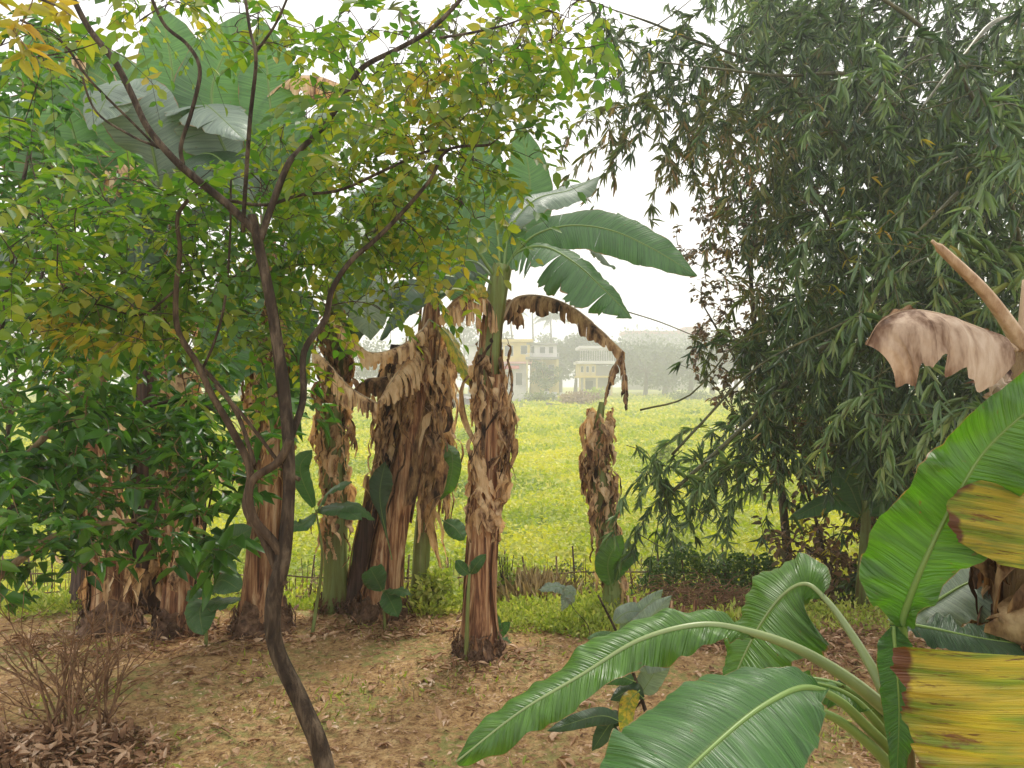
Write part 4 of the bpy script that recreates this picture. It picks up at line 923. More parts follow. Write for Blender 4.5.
# white scrap, dry heap, stumps
mb = MB(); c = P(664, 655, 4.75); r_ = random.Random(3)
V = [c+Vector(((i-3)*.022, r_.uniform(-.03, .03)+.02*j, (j-2)*.03+r_.uniform(-.012, .012))) for j in range(5) for i in range(6)]
mb.add(V, [(j*6+i, j*6+i+1, j*6+i+7, j*6+i+6) for j in range(4) for i in range(5)]); tag(mb.build('plastic_scrap', M['white']), 'crumpled white plastic scrap caught at the stub row behind the sapling', 'scrap')
mb = MB(); c = GP(858, 3.1); V = [c+Vector(((i-2)*.014, j*.02, .02+r_.uniform(0, .015))) for j in range(3) for i in range(4)]
mb.add(V, [(j*4+i, j*4+i+1, j*4+i+5, j*4+i+4) for j in range(2) for i in range(3)]); tag(mb.build('paper_scrap', M['white']), 'tiny white scrap lying on the earth below the near leaves', 'scrap')
def heap():
    r = random.Random(6); c = GP(700, 6.0); t = thing('brush_heap', c, 'heap of dry reddish brown twigs below the dark green creeper', 'brush heap'); mb = MB(); c = GP(712, 5.7); t.location = c
    for _ in range(420):
        a = r.uniform(0, 6.28); p = c+Vector((r.gauss(0, .28), r.gauss(0, .15), r.uniform(.0, .16))); q2 = p+Vector((r.uniform(-.25, .25), r.uniform(-.15, .15), r.uniform(-.1, .1)))
        mb.tube([p, p.lerp(q2, .5)+Vector((0, 0, .03)), q2], .004, .002, 4, cap=False)
    mb.build('twig_sprays', M['twig_red'], t)
heap()
def stubs():
    r = random.Random(8)
    t = thing('stump_row', GP(680, 5.05), 'row of short broken brown stalk stubs near the white scrap', 'stump')
    for k in range(15):
        px = 632+k*6+r.uniform(-2, 2); b = GP(px, 5.05+r.uniform(-.1, .1)); mb = MB(); mb.tube([b, b+Vector((r.uniform(-.03, .03), 0, r.uniform(.10, .22)))], r.uniform(.014, .024), .012, 7, rough=.3); mb.build('stub', M['pseudo'], t)
stubs()
def plant_dry(px, d, h, w_, n, label, mat='straw'):
    r = np.random.default_rng(int(px)); b = GP(px, d); n_ = n
    base = np.tile(A(b), (n_, 1))+r.normal(size=(n_, 3))*np.array([w_*.3, w_*.3, 0]); d_ = rdir(n_, r); d_[:, 2] = np.abs(d_[:, 2])+.8
    V, Fc = leaves(base, d_, rdir(n_, r), h*r.uniform(.5, 1.1, n_), np.full(n_, .007)); t = thing('grass_tuft', b, label, 'grass tuft'); make('blades', V, Fc, M[mat], t, smooth=False)
plant_dry(535, 5.9, .36, .35, 900, 'rounded tuft of straw coloured grass before the fence between the trunks')
plant_dry(498, 5.9, .3, .25, 350, 'small straw grass tuft right behind the shaggy trunk')
plant_dry(22, 3.02, .12, .12, 160, 'small dark dried weed in the bottom left corner beside the leaf heap', 'dry_brown')
bush(506, 5.9, 75, 34, 'thin weedy shrub with yellow green leaves right of the shaggy trunk', 'weed', 260, .04, 'shrub', 'small shrubs before the fence', 'shrub')
bush(436, 5.5, 46, 54, 'bright green leafy weed clump between the leaning and shaggy trunks', 'weed', 600, .05, 'shrub', 'small shrubs before the fence', 'shrub')
bush(700, 6.7, 22, 60, 'dark green shrub at the foot of the creeper covered fence', 'hedge', 500, .05, 'shrub', 'small shrubs before the fence', 'shrub')

# ------------------------------------------------------------------ bare twig bush
def twig_bush():
    r = random.Random(12); b = GP(78, 3.45); t = thing('twig_bush', b, 'leafless bush of thin reddish brown twigs in the left corner of the yard', 'bush')
    def grow(mb, p, d, L, rad, lev):
        pts = [p]; q = p
        for k in range(4):
            d = (d+Vector((r.gauss(0, .16), r.gauss(0, .16), r.gauss(0, .1)))).normalized(); q = q+d*L/4; pts.append(q)
        mb.tube(pts, rad, rad*.55, 5)
        if lev:
            for k in range(r.choice((2, 3))):
                i = r.randint(1, 4); grow(mb, pts[i], (d+Vector((r.gauss(0, .55), r.gauss(0, .5), r.gauss(.05, .35)))).normalized(), L*r.uniform(.45, .8), rad*.6, lev-1)
    for k in range(20):
        a = r.uniform(0, 6.28); mb = MB(); lean = r.uniform(.05, .42)
        grow(mb, b+Vector((math.cos(a)*.1, math.sin(a)*.08, -.02)), Vector((math.cos(a)*lean, math.sin(a)*lean*.7, 1)).normalized(), r.uniform(.28, .50), r.uniform(.004, .008), 2); mb.build('branch', M['twig_red'], t)
twig_bush()

# ------------------------------------------------------------------ slender foreground tree
def slender_tree():
    D0 = 2.4; r = np.random.default_rng(21)
    b = GP(345, D0); t = thing('slender_tree', b, 'slender dark forking tree with feathery yellow green leaves in front of the bananas', 'tree')
    W = 1/F*D0
    B = {
     'trunk': ([(345, 905), (325, 768), (302, 705), (276, 648), (274, 600), (284, 555), (289, 480), (285, 400), (272, 310), (258, 240), (252, 215)], 11, 6.0, 'bark', 0),
     'a': ([(256, 232), (228, 205), (200, 182), (175, 160), (148, 128), (132, 95), (115, 62), (90, 30), (72, -5), (55, -50)], 5.5, 3.2, 'bark', -.1),
     'b': ([(183, 165), (181, 145), (192, 110), (200, 70), (188, 45), (165, 25), (148, -10)], 3.2, 2.2, 'bark', -.05),
     'c': ([(260, 240), (272, 205), (288, 165), (300, 150), (325, 125), (345, 95), (362, 68), (400, 48), (430, 30), (460, 0), (490, -40)], 5, 2.5, 'bark', .1),
     'd': ([(243, 232), (246, 180), (250, 120), (256, 60), (250, 30), (244, -10)], 3.2, 1.8, 'bark', -.2),
     'e': ([(256, 52), (275, 25), (290, -8)], 2, 1.4, 'bark', -.1),
     'f': ([(290, 440), (303, 400), (304, 352), (325, 320), (332, 290), (350, 262), (375, 240), (400, 215), (430, 180), (448, 150), (490, 145)], 5, 2, 'bark', .1),
     'g': ([(300, 425), (320, 395), (355, 375), (400, 350), (430, 330)], 0, 0, 'bark', .2),
     'h': ([(225, 200), (265, 205), (300, 195), (340, 190), (385, 170), (425, 152), (450, 150)], 2.5, 1.8, 'bark', .15),
     'i': ([(202, 370), (215, 340), (225, 300), (230, 240), (231, 180)], 2.2, 1.5, 'bark', .1),
     'j': ([(440, 38), (470, 33), (505, 25), (540, 12)], 2.2, 1.2, 'bark', .15),
     'k': ([(78, 62), (95, 110), (130, 135), (160, 148)], 1.5, 2, 'bark', 0),
     'l': ([(20, 20), (60, 40), (90, 80), (130, 120), (158, 148)], 1.6, 2, 'bark', -.2),
     'm': ([(262, 300), (290, 340), (303, 390), (330, 420)], 0, 0, 'bark', .1)}
    LOOP = {
     'n': ([(286, 560), (272, 540), (255, 520), (249, 495), (255, 478), (278, 462), (290, 440)], 6.5, 5, 'bark_loop', -.03),
     'o': ([(284, 585), (262, 535), (246, 508), (250, 470), (232, 430), (212, 395), (198, 365), (178, 330), (176, 290), (180, 250), (178, 215), (200, 190), (222, 178)], 6, 2.2, 'bark_loop', .06),
     'p': ([(255, 465), (240, 420), (222, 390), (200, 365)], 3.2, 3, 'bark_loop', .12),
     's': ([(300, 480), (285, 470), (262, 440), (240, 412), (215, 385)], 3, 2.4, 'bark_loop', .0)}
    skel = []
    for k, (L, r0, r1, mt, dz) in {**B, **LOOP}.items():
        if r0 == 0: continue
        n = len(L); pts = spline([P(x, y, D0+dz*min(1, i/3)) if i else P(x, y, D0) for i, (x, y) in enumerate(L)] if k not in ('k', 'l', 'i') else [P(x, y, D0+dz*(1-i/(n-1))) for i, (x, y) in enumerate(L)], n*5)
        if k == 'o': pts = spline([P(x, y, D0+dz*min(1, i/3)) for i, (x, y) in enumerate(L)], n*5)
        mb = MB(); mb.tube(pts, r0*W*(.88 if k == 'trunk' else .74), r1*W*.74, 12 if r0 > 4 else 8, rough=.22)
        mb.build('trunk' if k == 'trunk' else 'branch', M[mt], t)
        if k != 'trunk': skel += pts[3:]
        else: skel += pts[-20:]
    S = seeds([(40, 50, 70, 50, 1.9, 2.6, 18), (180, 5, 90, 25, 2.2, 3.0, 24), (300, 25, 90, 35, 2.2, 3.0, 26), (110, 240, 120, 60, 2.3, 3.2, 120),
               (210, 210, 110, 45, 2.4, 3.3, 80), (330, 170, 80, 60, 2.4, 3.3, 55), (380, 120, 110, 60, 2.4, 3.3, 48), (170, 300, 160, 55, 2.4, 3.4, 115), (320, 260, 110, 60, 2.6, 3.5, 75),
               (420, 90, 90, 70, 2.3, 3.2, 70), (480, 50, 90, 50, 2.3, 3.2, 60), (430, 190, 70, 50, 2.6, 3.4, 62), (500, 120, 50, 60, 2.4, 3.0, 26),
               (400, 250, 60, 40, 2.8, 3.6, 34), (20, 190, 50, 90, 2.2, 3.0, 22), (90, 320, 80, 30, 2.3, 3.0, 34), (560, 25, 60, 30, 2.4, 3.0, 20), (230, 370, 70, 40, 2.8, 3.4, 20)], r)
    tw = MB(); Dr, keep = connect(tw, skel, S, .0045, .0012, .04, .9, 5)
    pos, dr, up, L, Wd, rach = pinnate(S[keep], Dr[keep], r)
    for s, pts in rach: tw.tube([Vector(s)]+pts[::2]+[pts[-1]], .0011, .0007, 3, cap=False)
    tw.build('twig_sprays', M['bark'], t)
    V, Fc = leaves(pos, dr, up, L, Wd); make('foliage', V, Fc, M['leaflet'], t, smooth=False)
slender_tree()

# ------------------------------------------------------------------ leafy bushes at the left
def leafy(name, base, stems, blobs, label, cat, mat='broad', L=(.06, .11), asp=.45, n=(4, 8), seed=1, r0=.006, bark='bark_pale', maxlen=1.2, yellow=None):
    r = np.random.default_rng(seed); t = thing(name, base, label, cat); skel = []
    for pts, a, c, mt in stems:
        s = spline(pts, 24); mb = MB(); mb.tube(s, a, c, 10, rough=.2); mb.build('branch', M[mt], t); skel += s
    S = seeds(blobs, r); tw = MB(); D, keep = connect(tw, skel, S, r0, .0015, .05, maxlen, seed); tw.build('twig_sprays', M[bark], t)
    pos, dr, up, LL, WW = whorls(S[keep], D[keep], r, n, L, asp); V, Fc = leaves(pos, dr, up, LL, WW, LB)
    make('foliage', V, Fc, M[mat], t, smooth=False)
    return t
d = 3.3
t_bush = leafy('leafy_bush', GP(-60, 3.6), [
    ([P(-80, 620, d), P(-20, 590, d), P(40, 545, d), P(80, 528, d), P(135, 520, d+.1)], .024, .008, 'bark_pale'),
    ([P(-80, 560, d), P(-10, 482, d), P(30, 452, d), P(70, 410, d), P(100, 382, d), P(124, 350, d)], .014, .014, 'bark_pale'),
    ([P(-80, 620, d+.3), P(-40, 450, d+.3), P(0, 330, d+.4), P(20, 200, d+.5), P(40, 100, d+.6)], .022, .006, 'bark'),
    ([P(-80, 620, d+.4), P(0, 520, d+.5), P(100, 430, d+.6), P(180, 400, d+.6), P(230, 420, d+.5)], .018, .005, 'bark'),
    ([P(-60, 620, d+.6), P(20, 500, d+.7), P(70, 350, d+.8), P(110, 240, d+.8)], .018, .005, 'bark')],
    [(60, 330, 90, 50, 3.2, 4.4, 110), (60, 420, 90, 60, 3.0, 4.4, 115), (130, 460, 90, 60, 3.2, 4.4, 90), (40, 500, 70, 50, 2.9, 4.0, 80), (160, 390, 80, 50, 3.4, 4.4, 70),
     (30, 150, 60, 100, 3.2, 4.4, 85), (90, 200, 70, 60, 3.4, 4.6, 55), (40, 60, 60, 50, 3.6, 4.6, 35), (200, 460, 50, 60, 3.3, 4.2, 45), (110, 540, 100, 30, 3.2, 4.0, 40), (10, 570, 40, 40, 3.1, 3.8, 18)],
    'large dark green broad leaved bush filling the left side of the yard', 'bush', seed=31)
for px, py, d_, L, mt in [(8, 275, 3.0, .05, 'dry'), (118, 422, 3.0, .055, 'dry'), (165, 412, 3.0, .04, 'ban_grey'), (100, 470, 2.9, .05, 'dry'), (97, 510, 2.9, .05, 'dry'), (55, 555, 2.9, .05, 'dry'), (105, 170, 3.4, .07, 'dry'), (40, 200, 3.3, .05, 'dry'), (130, 190, 3.4, .06, 'dry'), (218, 475, 3.0, .04, 'dry'), (75, 480, 2.8, .09, 'ban_grey'), (70, 455, 2.8, .06, 'ban_pale')]:
    banana_leaf(t_bush, [P(px, py, d_), P(px+4, py+6, d_), P(px+L*F/d_*.6, py+L*F/d_*.5, d_)], bw(L*.13), n=10, start=.05, nrm=(.3, -1, .5), mat=mt, seed=int(px), rib=0, m=3, ripple=.004, name='dry_leaf' if mt == 'dry' else 'leaf')
leafy('leafy_bush', GP(188, 5.2), [([GP(188, 5.2), P(192, 600, 4.9), P(205, 530, 4.3), P(215, 470, 3.9)], .010, .004, 'bark')],
    [(215, 520, 45, 50, 3.7, 4.2, 16), (235, 470, 50, 40, 3.7, 4.2, 16), (190, 560, 40, 25, 3.8, 4.3, 8), (290, 400, 60, 40, 3.8, 4.4, 16)], 'spindly dark leaved shrub between the slender tree and tan trunks', 'shrub', L=(.10, .17), asp=.42, n=(2, 5), seed=33, r0=.004)
leafy('leafy_bush', GP(-20, 5.6), [([GP(-20, 5.8), P(0, 500, 5.8), P(20, 350, 5.8), P(50, 250, 5.8)], .03, .01, 'bark'), ([GP(200, 6.4), P(205, 450, 6.4), P(215, 330, 6.4), P(230, 260, 6.4)], .03, .01, 'bark')],
    [(50, 330, 100, 90, 5.4, 6.4, 90), (180, 340, 90, 70, 5.8, 6.6, 60), (50, 460, 90, 60, 5.5, 6.4, 30), (300, 350, 60, 40, 5.9, 6.6, 20), (20, 230, 70, 80, 5.5, 6.4, 40)], 'mid green leafy thicket behind the left banana trunks', 'bush', 'leaflet', L=(.08, .14), seed=35, r0=.008, maxlen=3)
leafy('hanging_branch', P(40, -40, 1.9), [([P(-40, -30, 1.9), P(30, -5, 1.9), P(55, 5, 1.9)], .006, .003, 'bark')],
    [(20, 50, 30, 25, 1.8, 2.0, 5), (50, 12, 40, 15, 1.8, 2.1, 3)], 'sprig of yellow and orange leaves drooping into the top left corner', 'branch', 'broad_yellow', L=(.045, .075), seed=37, r0=.003)
leafy('leafy_sprig', P(75, 330, 2.5), [([P(176, 290, 2.46), P(140, 315, 2.5), P(100, 305, 2.5), P(60, 300, 2.5)], .004, .002, 'bark')],
    [(70, 325, 45, 22, 2.4, 2.6, 14), (110, 345, 30, 20, 2.4, 2.6, 6)], 'sprig of yellowing leaves hanging left of the slender tree', 'branch', 'broad_yellow', L=(.04, .065), seed=39, r0=.003)

# ------------------------------------------------------------------ bamboo
def bamboo():
    r = np.random.default_rng(41); rr = random.Random(41)
    t = thing('bamboo_clump', GP(960, 7.5), 'huge dark green bamboo clump arching over the right side of the yard', 'bamboo')
    culms = [
        [GP(960, 7.6), P(940, 450, 7.5), P(900, 250, 7.0), P(800, 95, 6.2), P(680, 35, 5.4), P(600, 5, 5.0)],
        [GP(1000, 7.4), P(990, 430, 7.2), P(960, 230, 6.4), P(880, 90, 5.6), P(770, 75, 5.0), P(640, 60, 4.8)],
        [GP(1040, 7.2), P(1040, 400, 7), P(1010, 200, 6), P(950, 60, 5), P(850, -20, 4.4), P(740, -60, 4.0)],
        [GP(1000, 7.8), P(990, 420, 7.6), P(965, 290, 7.2), P(900, 290, 6.4), P(820, 350, 5.8), P(740, 430, 5.4), P(672, 492, 5.2)],
        [GP(920, 7.9), P(900, 480, 7.8), P(860, 300, 7.6), P(800, 170, 7.2), P(740, 130, 7.0), P(700, 160, 6.8)],
        [GP(1060, 7.0), P(1060, 350, 6.6), P(1030, 200, 5.8), P(980, 180, 5.0), P(930, 220, 4.6), P(880, 270, 4.4)],
        [GP(1080, 7.0), P(1090, 300, 6.4), P(1070, 80, 5.4), P(1010, 20, 4.4), P(960, 60, 3.9), P(920, 110, 3.7)],
        [GP(980, 8.2), P(960, 400, 8.2), P(930, 200, 8.2), P(900, 0, 8.2), P(880, -200, 8.0)],
        [GP(890, 8.3), P(870, 420, 8.3), P(850, 220, 8.3), P(830, 30, 8.3), P(800, -160, 8.0)],
        [GP(1060, 8.2), P(1050, 300, 8.2), P(1040, 100, 8.2), P(1020, -100, 8.0)],
        [GP(1020, 7.7), P(990, 480, 7.2), P(930, 380, 6.6), P(860, 350, 6.2), P(790, 370, 5.9), P(730, 420, 5.8)],
        [GP(1050, 7.3), P(1040, 480, 6.6), P(990, 380, 5.8), P(930, 350, 5.2), P(870, 380, 4.9)]]
    skel = []
    for i, c in enumerate(culms):
        s = spline(c, 46); mb = MB(); rad = [(.034 if i != 3 else .03)*(1-(.9 if i != 3 else .6)*k/46)*(1.10 if k % 4 == 0 else 1) for k in range(47)]
        mb.tube(s, 0, radii=rad, n=9); mb.build('culm', M['culm'], t); skel += s[8:]
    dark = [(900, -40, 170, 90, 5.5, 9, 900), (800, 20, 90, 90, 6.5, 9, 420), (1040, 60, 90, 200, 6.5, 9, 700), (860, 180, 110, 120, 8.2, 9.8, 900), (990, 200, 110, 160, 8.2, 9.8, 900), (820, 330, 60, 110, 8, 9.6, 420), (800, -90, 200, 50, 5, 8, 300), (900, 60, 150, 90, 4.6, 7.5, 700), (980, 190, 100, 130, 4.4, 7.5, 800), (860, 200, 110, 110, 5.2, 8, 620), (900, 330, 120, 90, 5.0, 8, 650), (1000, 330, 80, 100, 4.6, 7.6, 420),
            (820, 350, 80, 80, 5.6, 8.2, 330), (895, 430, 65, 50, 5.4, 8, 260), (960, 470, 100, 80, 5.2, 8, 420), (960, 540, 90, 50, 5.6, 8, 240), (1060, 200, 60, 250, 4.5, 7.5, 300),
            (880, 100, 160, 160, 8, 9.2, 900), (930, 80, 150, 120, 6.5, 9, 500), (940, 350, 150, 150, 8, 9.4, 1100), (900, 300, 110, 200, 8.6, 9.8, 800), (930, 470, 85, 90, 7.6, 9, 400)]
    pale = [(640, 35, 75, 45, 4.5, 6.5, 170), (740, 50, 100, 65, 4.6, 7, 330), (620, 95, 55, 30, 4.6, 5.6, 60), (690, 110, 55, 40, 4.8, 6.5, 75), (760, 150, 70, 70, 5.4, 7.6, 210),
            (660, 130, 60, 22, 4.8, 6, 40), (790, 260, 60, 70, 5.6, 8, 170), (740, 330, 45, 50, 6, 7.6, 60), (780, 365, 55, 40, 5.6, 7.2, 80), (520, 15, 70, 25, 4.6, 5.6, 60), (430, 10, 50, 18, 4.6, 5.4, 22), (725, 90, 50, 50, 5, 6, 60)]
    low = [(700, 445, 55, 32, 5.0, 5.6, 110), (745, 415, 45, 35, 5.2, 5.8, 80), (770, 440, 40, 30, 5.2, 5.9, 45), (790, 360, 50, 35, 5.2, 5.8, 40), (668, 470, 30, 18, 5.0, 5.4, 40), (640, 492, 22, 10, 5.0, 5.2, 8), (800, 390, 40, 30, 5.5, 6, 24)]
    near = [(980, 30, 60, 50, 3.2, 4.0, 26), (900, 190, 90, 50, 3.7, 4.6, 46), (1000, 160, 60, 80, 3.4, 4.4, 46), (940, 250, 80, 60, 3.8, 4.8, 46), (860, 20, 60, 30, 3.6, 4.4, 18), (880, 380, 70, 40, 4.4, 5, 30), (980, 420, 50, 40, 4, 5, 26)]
    tw = MB()
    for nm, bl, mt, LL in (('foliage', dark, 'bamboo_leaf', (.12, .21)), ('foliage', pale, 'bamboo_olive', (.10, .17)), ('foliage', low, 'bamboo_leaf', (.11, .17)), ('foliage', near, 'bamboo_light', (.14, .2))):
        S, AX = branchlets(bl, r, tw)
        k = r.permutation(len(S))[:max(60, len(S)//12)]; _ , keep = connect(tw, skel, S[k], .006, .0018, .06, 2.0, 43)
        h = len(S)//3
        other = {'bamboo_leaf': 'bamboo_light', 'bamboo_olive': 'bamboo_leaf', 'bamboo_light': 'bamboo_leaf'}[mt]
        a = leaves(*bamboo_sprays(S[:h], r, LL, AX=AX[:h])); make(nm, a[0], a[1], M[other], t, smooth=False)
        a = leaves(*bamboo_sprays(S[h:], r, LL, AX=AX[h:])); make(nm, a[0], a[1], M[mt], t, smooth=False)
    # dead tan leaves hanging among the green
    S = seeds([(960, 170, 110, 90, 4.2, 5.5, 30), (870, 240, 90, 60, 5, 6, 24), (880, 520, 80, 50, 5.5, 6.5, 50), (640, 60, 60, 40, 4.6, 5.6, 14)], r)
    a = leaves(*bamboo_sprays(S, r, (.10, .16), (1, 4))); make('dry_leaves', a[0], a[1], M['broad_yellow'], t, smooth=False)
    for L, ra in [([(625, 311), (660, 322), (700, 338), (740, 352)], .004), ([(850, 132), (885, 85), (930, 55), (975, 60)], .007), ([(878, 150), (880, 190), (877, 300)], .003), ([(850, 60), (870, 95), (910, 120)], .006), ([(640, 410), (690, 395), (735, 345), (770, 330)], .007), ([(672, 455), (700, 425), (760, 365), (850, 320)], .010)]:
        tw.tube(spline([P(x, y, 5.0) for x, y in L], 12), ra, ra*.7, 5)
    tw.build('twig_sprays', M['culm'], t)
bamboo()

# reddish leaved trees mixed in at the bamboo's edge
leafy('rusty_tree', GP(790, 8.2), [([GP(790, 8.2), P(780, 480, 8.1), P(760, 380, 8), P(750, 270, 7.8), P(740, 190, 7.6)], .05, .012, 'bark'), ([P(765, 400, 8), P(730, 350, 7.8), P(700, 300, 7.7)], .02, .006, 'bark')],
    [(735, 215, 45, 45, 7.2, 8.2, 90), (715, 240, 40, 40, 7.2, 8, 50), (750, 300, 50, 60, 7.2, 8.4, 100), (730, 350, 40, 50, 7.2, 8, 60), (700, 350, 18, 40, 7.4, 8, 12), (780, 180, 50, 60, 7.4, 8.4, 70), (760, 400, 50, 40, 7.2, 8.2, 60), (715, 300, 25, 60, 7.3, 8, 14)],
    'tree with small reddish brown leaves against the sky, beside the bamboo', 'tree', 'rust_leaf', L=(.05, .085), asp=.55, n=(4, 8), seed=51, r0=.01, maxlen=2.5, bark='bark')
leafy('rusty_shrub', GP(830, 6.2), [([GP(830, 6.3), P(825, 560, 6.2), P(810, 500, 6.1), P(790, 450, 6.0)], .02, .006, 'bark'), ([P(825, 560, 6.2), P(790, 540, 6.1), P(765, 545, 6)], .01, .004, 'bark'), ([GP(900, 6.6), P(895, 560, 6.5), P(880, 500, 6.4)], .02, .006, 'bark')],
    [(790, 450, 40, 35, 5.8, 6.4, 34), (775, 490, 25, 40, 5.9, 6.3, 10), (805, 545, 45, 25, 5.8, 6.4, 34), (850, 560, 45, 40, 5.9, 6.6, 60), (900, 560, 60, 50, 6, 6.8, 90), (870, 480, 60, 50, 6.3, 7, 60), (985, 580, 60, 50, 5.6, 6.6, 70), (770, 430, 40, 30, 5.8, 6.4, 24)],
    'shrub with drooping olive and rusty leaves before the yellow field, under the bamboo', 'shrub', 'rust_leaf', L=(.05, .09), asp=.5, n=(4, 8), seed=53, r0=.006, bark='bark')
bush(820, 6.9, 60, 120, 'dark scrubby shrub low beneath the left edge of the bamboo', 'hedge', 900, .06, 'shrub', 'small shrubs before the fence', 'shrub')
bush(930, 6.3, 90, 150, 'deep green shrub low behind the near banana leaves', 'hedge', 1500, .07, 'shrub', 'small shrubs before the fence', 'shrub')

# ------------------------------------------------------------------ near banana plants at the right
def near_banana():
    d = 1.35
    t = thing('near_banana_plant', GP(1050, 1.42), 'close banana plant with yellow brown banded leaf and dry curled leaf at right edge', 'banana plant')
    bz = GP(1050, 1.42)
    pth = [bz, P(1052, 900, 1.42), P(1048, 700, 1.42), P(1044, 560, 1.42), P(1040, 430, 1.42), P(1030, 330, 1.42)]
    path, rad = banana_trunk(t, pth, .12, .036, 'pseudo', 61, 0, 9)
    mb = MB(); mb.tube(spline([P(1036, 640, 1.40), P(1034, 560, 1.40), P(1034, 440, 1.40), P(1026, 350, 1.40), P(1022, 330, 1.4)], 16), .055, .018, 18, rough=.1, ridges=.1); mb.build('inner_stem', M['bark_pale'], t)
    skirt(t, path, .50, .68, 40, .20, .05, .05, .085, 201, 'dry_brown', curl=.3)
    # broken dry stalk
    mb = MB(); s = spline([P(1022, 345, 1.34), P(1010, 325, 1.32), P(985, 292, 1.28), P(955, 262, 1.24), P(932, 241, 1.22)], 24)
    mb.tube(s, 0, radii=[.016-.0105*(i/24)**.8-(.003 if i > 22 else 0) for i in range(25)], n=16, rough=.15, ridges=.35); mb.build('dry_stalk', M['stalk_dry'], t)
    mb = MB(); mb.tube(spline([P(1028, 280, 1.36), P(1026, 310, 1.36), P(1024, 345, 1.36)], 6), .009, .012, 8); mb.build('dry_stalk', M['rib_dry'], t)
    # dry folded leaf, blade hanging below an arched midrib
    banana_leaf(t, [P(1016, 350, 1.33), P(1000, 338, 1.30), P(970, 325, 1.26), P(935, 313, 1.22), P(905, 311, 1.20), P(880, 322, 1.19), P(866, 345, 1.19)],
        [.004, .055, .115, .125, .112, .115, .12, .085], [.001, .002, .003, .003, .003, .003, .002, .001], n=60, start=.03, nrm=(.0, -.6, .8), dl=80, dr=120, strips=(2, 1), gap=.02, ripple=.007, mat='pink_dry', ribmat='rib_dry', rib=.0035, seed=301, name='dead_leaf', m=14, hang=.6, jitter=2, squash=.004, lift=30, edge_=.07, ragged=0)
    for k, (px, py, a, b2) in enumerate([(1008, 360, 990, 400), (1012, 372, 998, 420), (1018, 380, 1006, 415)]):
        banana_leaf(t, [P(px, py, 1.34), P((px+a)/2-4, (py+b2)/2, 1.3), P(a, b2, 1.3)], [.01, .018, .022, .015, .003], n=16, nrm=(.2, -1, .2), dl=50, dr=60, mat='pink_dry', rib=0, seed=310+k, name='dead_leaf', ripple=.02, squash=.004, m=6)
    # yellow leaves
    banana_leaf(t, [P(1085, 500, 1.22), P(1083, 540, 1.20), P(1080, 580, 1.19)], [.1]*6, [.14, .18, .20, .20, .18, .12], n=30, nrm=(0, -1, .1), dl=18, dr=14, mat='ban_yellow', seed=320, rib=.006, edge_=.02, ripple=.006, m=16, lift=0, label='yellowing leaf with brown scorched lower edge')
    banana_leaf(t, [P(1085, 656, 1.14), P(1085, 720, 1.14), P(1084, 780, 1.14), P(1082, 860, 1.15)], [.1]*8, [.255, .262, .255, .25, .24, .225, .21, .20], n=60, nrm=(0, -1, 0), dl=10, dr=26, mat='ban_yellow', seed=322, rib=.008, edge_=.03, ripple=.018, m=20, lift=8, label='large yellow leaf banded with green and brown')
    # tall green leaf
    banana_leaf(t, [P(903, 640, 1.32), P(905, 612, 1.31), P(925, 560, 1.28), P(955, 500, 1.26), P(990, 445, 1.24), P(1060, 385, 1.2)],
        [.003, .050, .092, .095, .098, .078, .082, .058, .060, .052, .05], [.002, .012, .035, .05, .07, .08, .08, .075, .07, .05, .02], n=70, start=.12, nrm=(-.25, -1, .25), dl=-28, dr=-18, mat='ban_near', seed=330, rib=.0065, ripple=.020, m=14, lift=-4, strips=(1, 1))
    # grey green underside leaf behind the trunk
    banana_leaf(t, [P(893, 625, 1.5), P(930, 605, 1.5), P(975, 580, 1.5), P(1050, 560, 1.5)], [.02, .05, .09, .10, .10, .08], [.01, .04, .06, .08, .09, .09], n=40, nrm=(0, -.45, 1), dl=10, dr=35, mat='ban_grey', seed=331, rib=.005, strips=(2, 2), gap=.08)
    banana_leaf(t, [P(890, 622, 1.4), P(930, 628, 1.38), P(980, 638, 1.36), P(1050, 648, 1.36)], [.004, .03, .05, .06, .06], [.004, .03, .05, .05, .05], n=40, nrm=(0, -.3, 1), dl=20, dr=50, mat='ban_dark', seed=332, rib=.004)
    banana_leaf(t, [P(893, 626, 1.3), P(896, 660, 1.29), P(899, 710, 1.28), P(897, 775, 1.27)], [.005, .03, .032, .028, .025, .012], [.005, .03, .03, .028, .02, .01], n=30, nrm=(-.3, -1, 0), dl=30, dr=30, mat='ban', seed=333, rib=.003, lift=20)
near_banana()

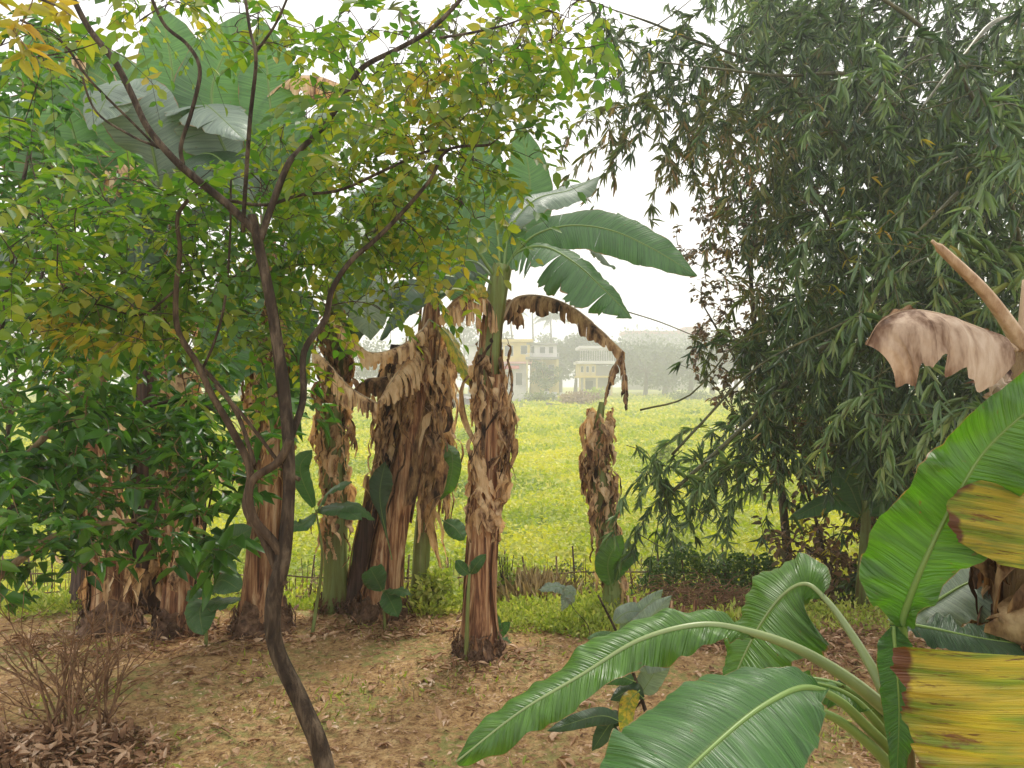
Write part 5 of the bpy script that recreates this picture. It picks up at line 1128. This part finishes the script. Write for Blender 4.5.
def low_banana():
    b = GP(905, 1.55)
    t = thing('low_banana_plant', b, 'young banana plant spreading long green leaves low across the foreground', 'banana plant')
    mb = MB(); mb.tube(spline([b, P(903, 900, 1.53), P(898, 760, 1.5), P(892, 690, 1.48)], 14), .05, .022, 18, ridges=.08); mb.build('trunk', M['pseudo_green'], t)
    # hooded leaf
    banana_leaf(t, [P(890, 705, 1.46), P(872, 668, 1.50), P(850, 632, 1.55), P(828, 602, 1.6), P(806, 584, 1.64), P(782, 596, 1.66), P(756, 632, 1.66), P(728, 690, 1.64)],
        [.006, .07, .12, .14, .145, .13, .09, .01], [.006, .06, .10, .12, .12, .10, .07, .01], n=70, start=.46, nrm=(-.75, -.5, .55), dl=34, dr=44, mat='ban_near', ribmat='rib_pale', seed=401, rib=.0095, ripple=.016, m=12, lift=12, strips=(1, 1), gap=.03)
    # long ribbon leaf
    banana_leaf(t, [P(893, 715, 1.44), P(850, 680, 1.42), P(800, 650, 1.40), P(750, 632, 1.38), P(700, 625, 1.36), P(640, 640, 1.34), P(580, 676, 1.31), P(520, 712, 1.28), P(456, 762, 1.25)],
        [.004, .03, .045, .05, .05, .05, .05, .045, .035, .004], [.004, .030, .05, .055, .055, .055, .05, .045, .035, .004], n=80, start=.36, nrm=(.1, -.55, .85), dl=35, dr=55, mat='ban_near', ribmat='rib_pale', seed=402, rib=.0105, ripple=.012, m=12, lift=25)
    # broad low leaf
    banana_leaf(t, [P(895, 755, 1.40), P(868, 728, 1.34), P(838, 700, 1.28), P(805, 688, 1.22), P(765, 705, 1.15), P(720, 740, 1.08), P(670, 790, 1.02), P(630, 850, .98)],
        [.006, .05, .085, .10, .115, .12, .10, .05], [.006, .06, .10, .115, .12, .12, .10, .05], n=80, start=.36, nrm=(-.05, -.5, .85), dl=22, dr=30, mat='ban', ribmat='rib', seed=403, rib=.0085, ripple=.009, m=14, lift=14, strips=(2, 3), gap=.035)
    # darker leaf lying behind it
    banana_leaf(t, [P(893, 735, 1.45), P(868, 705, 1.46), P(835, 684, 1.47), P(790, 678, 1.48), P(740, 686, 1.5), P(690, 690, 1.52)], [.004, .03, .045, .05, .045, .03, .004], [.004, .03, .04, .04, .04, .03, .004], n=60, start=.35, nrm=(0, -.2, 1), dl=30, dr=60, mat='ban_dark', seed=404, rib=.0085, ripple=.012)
    banana_leaf(t, [P(893, 745, 1.42), P(870, 715, 1.38), P(850, 696, 1.36), P(820, 684, 1.34), P(770, 680, 1.34)], [.004, .03, .035, .03, .004], [.004, .02, .03, .02, .004], n=40, start=.3, nrm=(0, -.5, .8), dl=30, dr=60, mat='ban_near', seed=405, rib=.0085)
    mb = MB(); mb.tube(spline([P(898, 775, 1.36), P(870, 745, 1.34), P(835, 718, 1.3), P(800, 706, 1.27)], 14), .011, .006, 10); mb.build('stalk', M['rib'], t)
low_banana()

# ------------------------------------------------------------------ haze
mb = MB(); mb.box(-200, 200, -8, 212, -3.5, 30)
m = bpy.data.materials.new('haze'); m.use_nodes = True; nt = m.node_tree; nt.nodes.clear()
o_ = nt.nodes.new('ShaderNodeOutputMaterial'); v = nt.nodes.new('ShaderNodeVolumePrincipled')
v.inputs['Color'].default_value = (.98, .98, .98, 1); v.inputs['Density'].default_value = HAZE; v.inputs['Anisotropy'].default_value = .6
nt.links.new(v.outputs[0], o_.inputs['Volume'])
tag(mb.build('haze', m, smooth=False), kind='stuff')
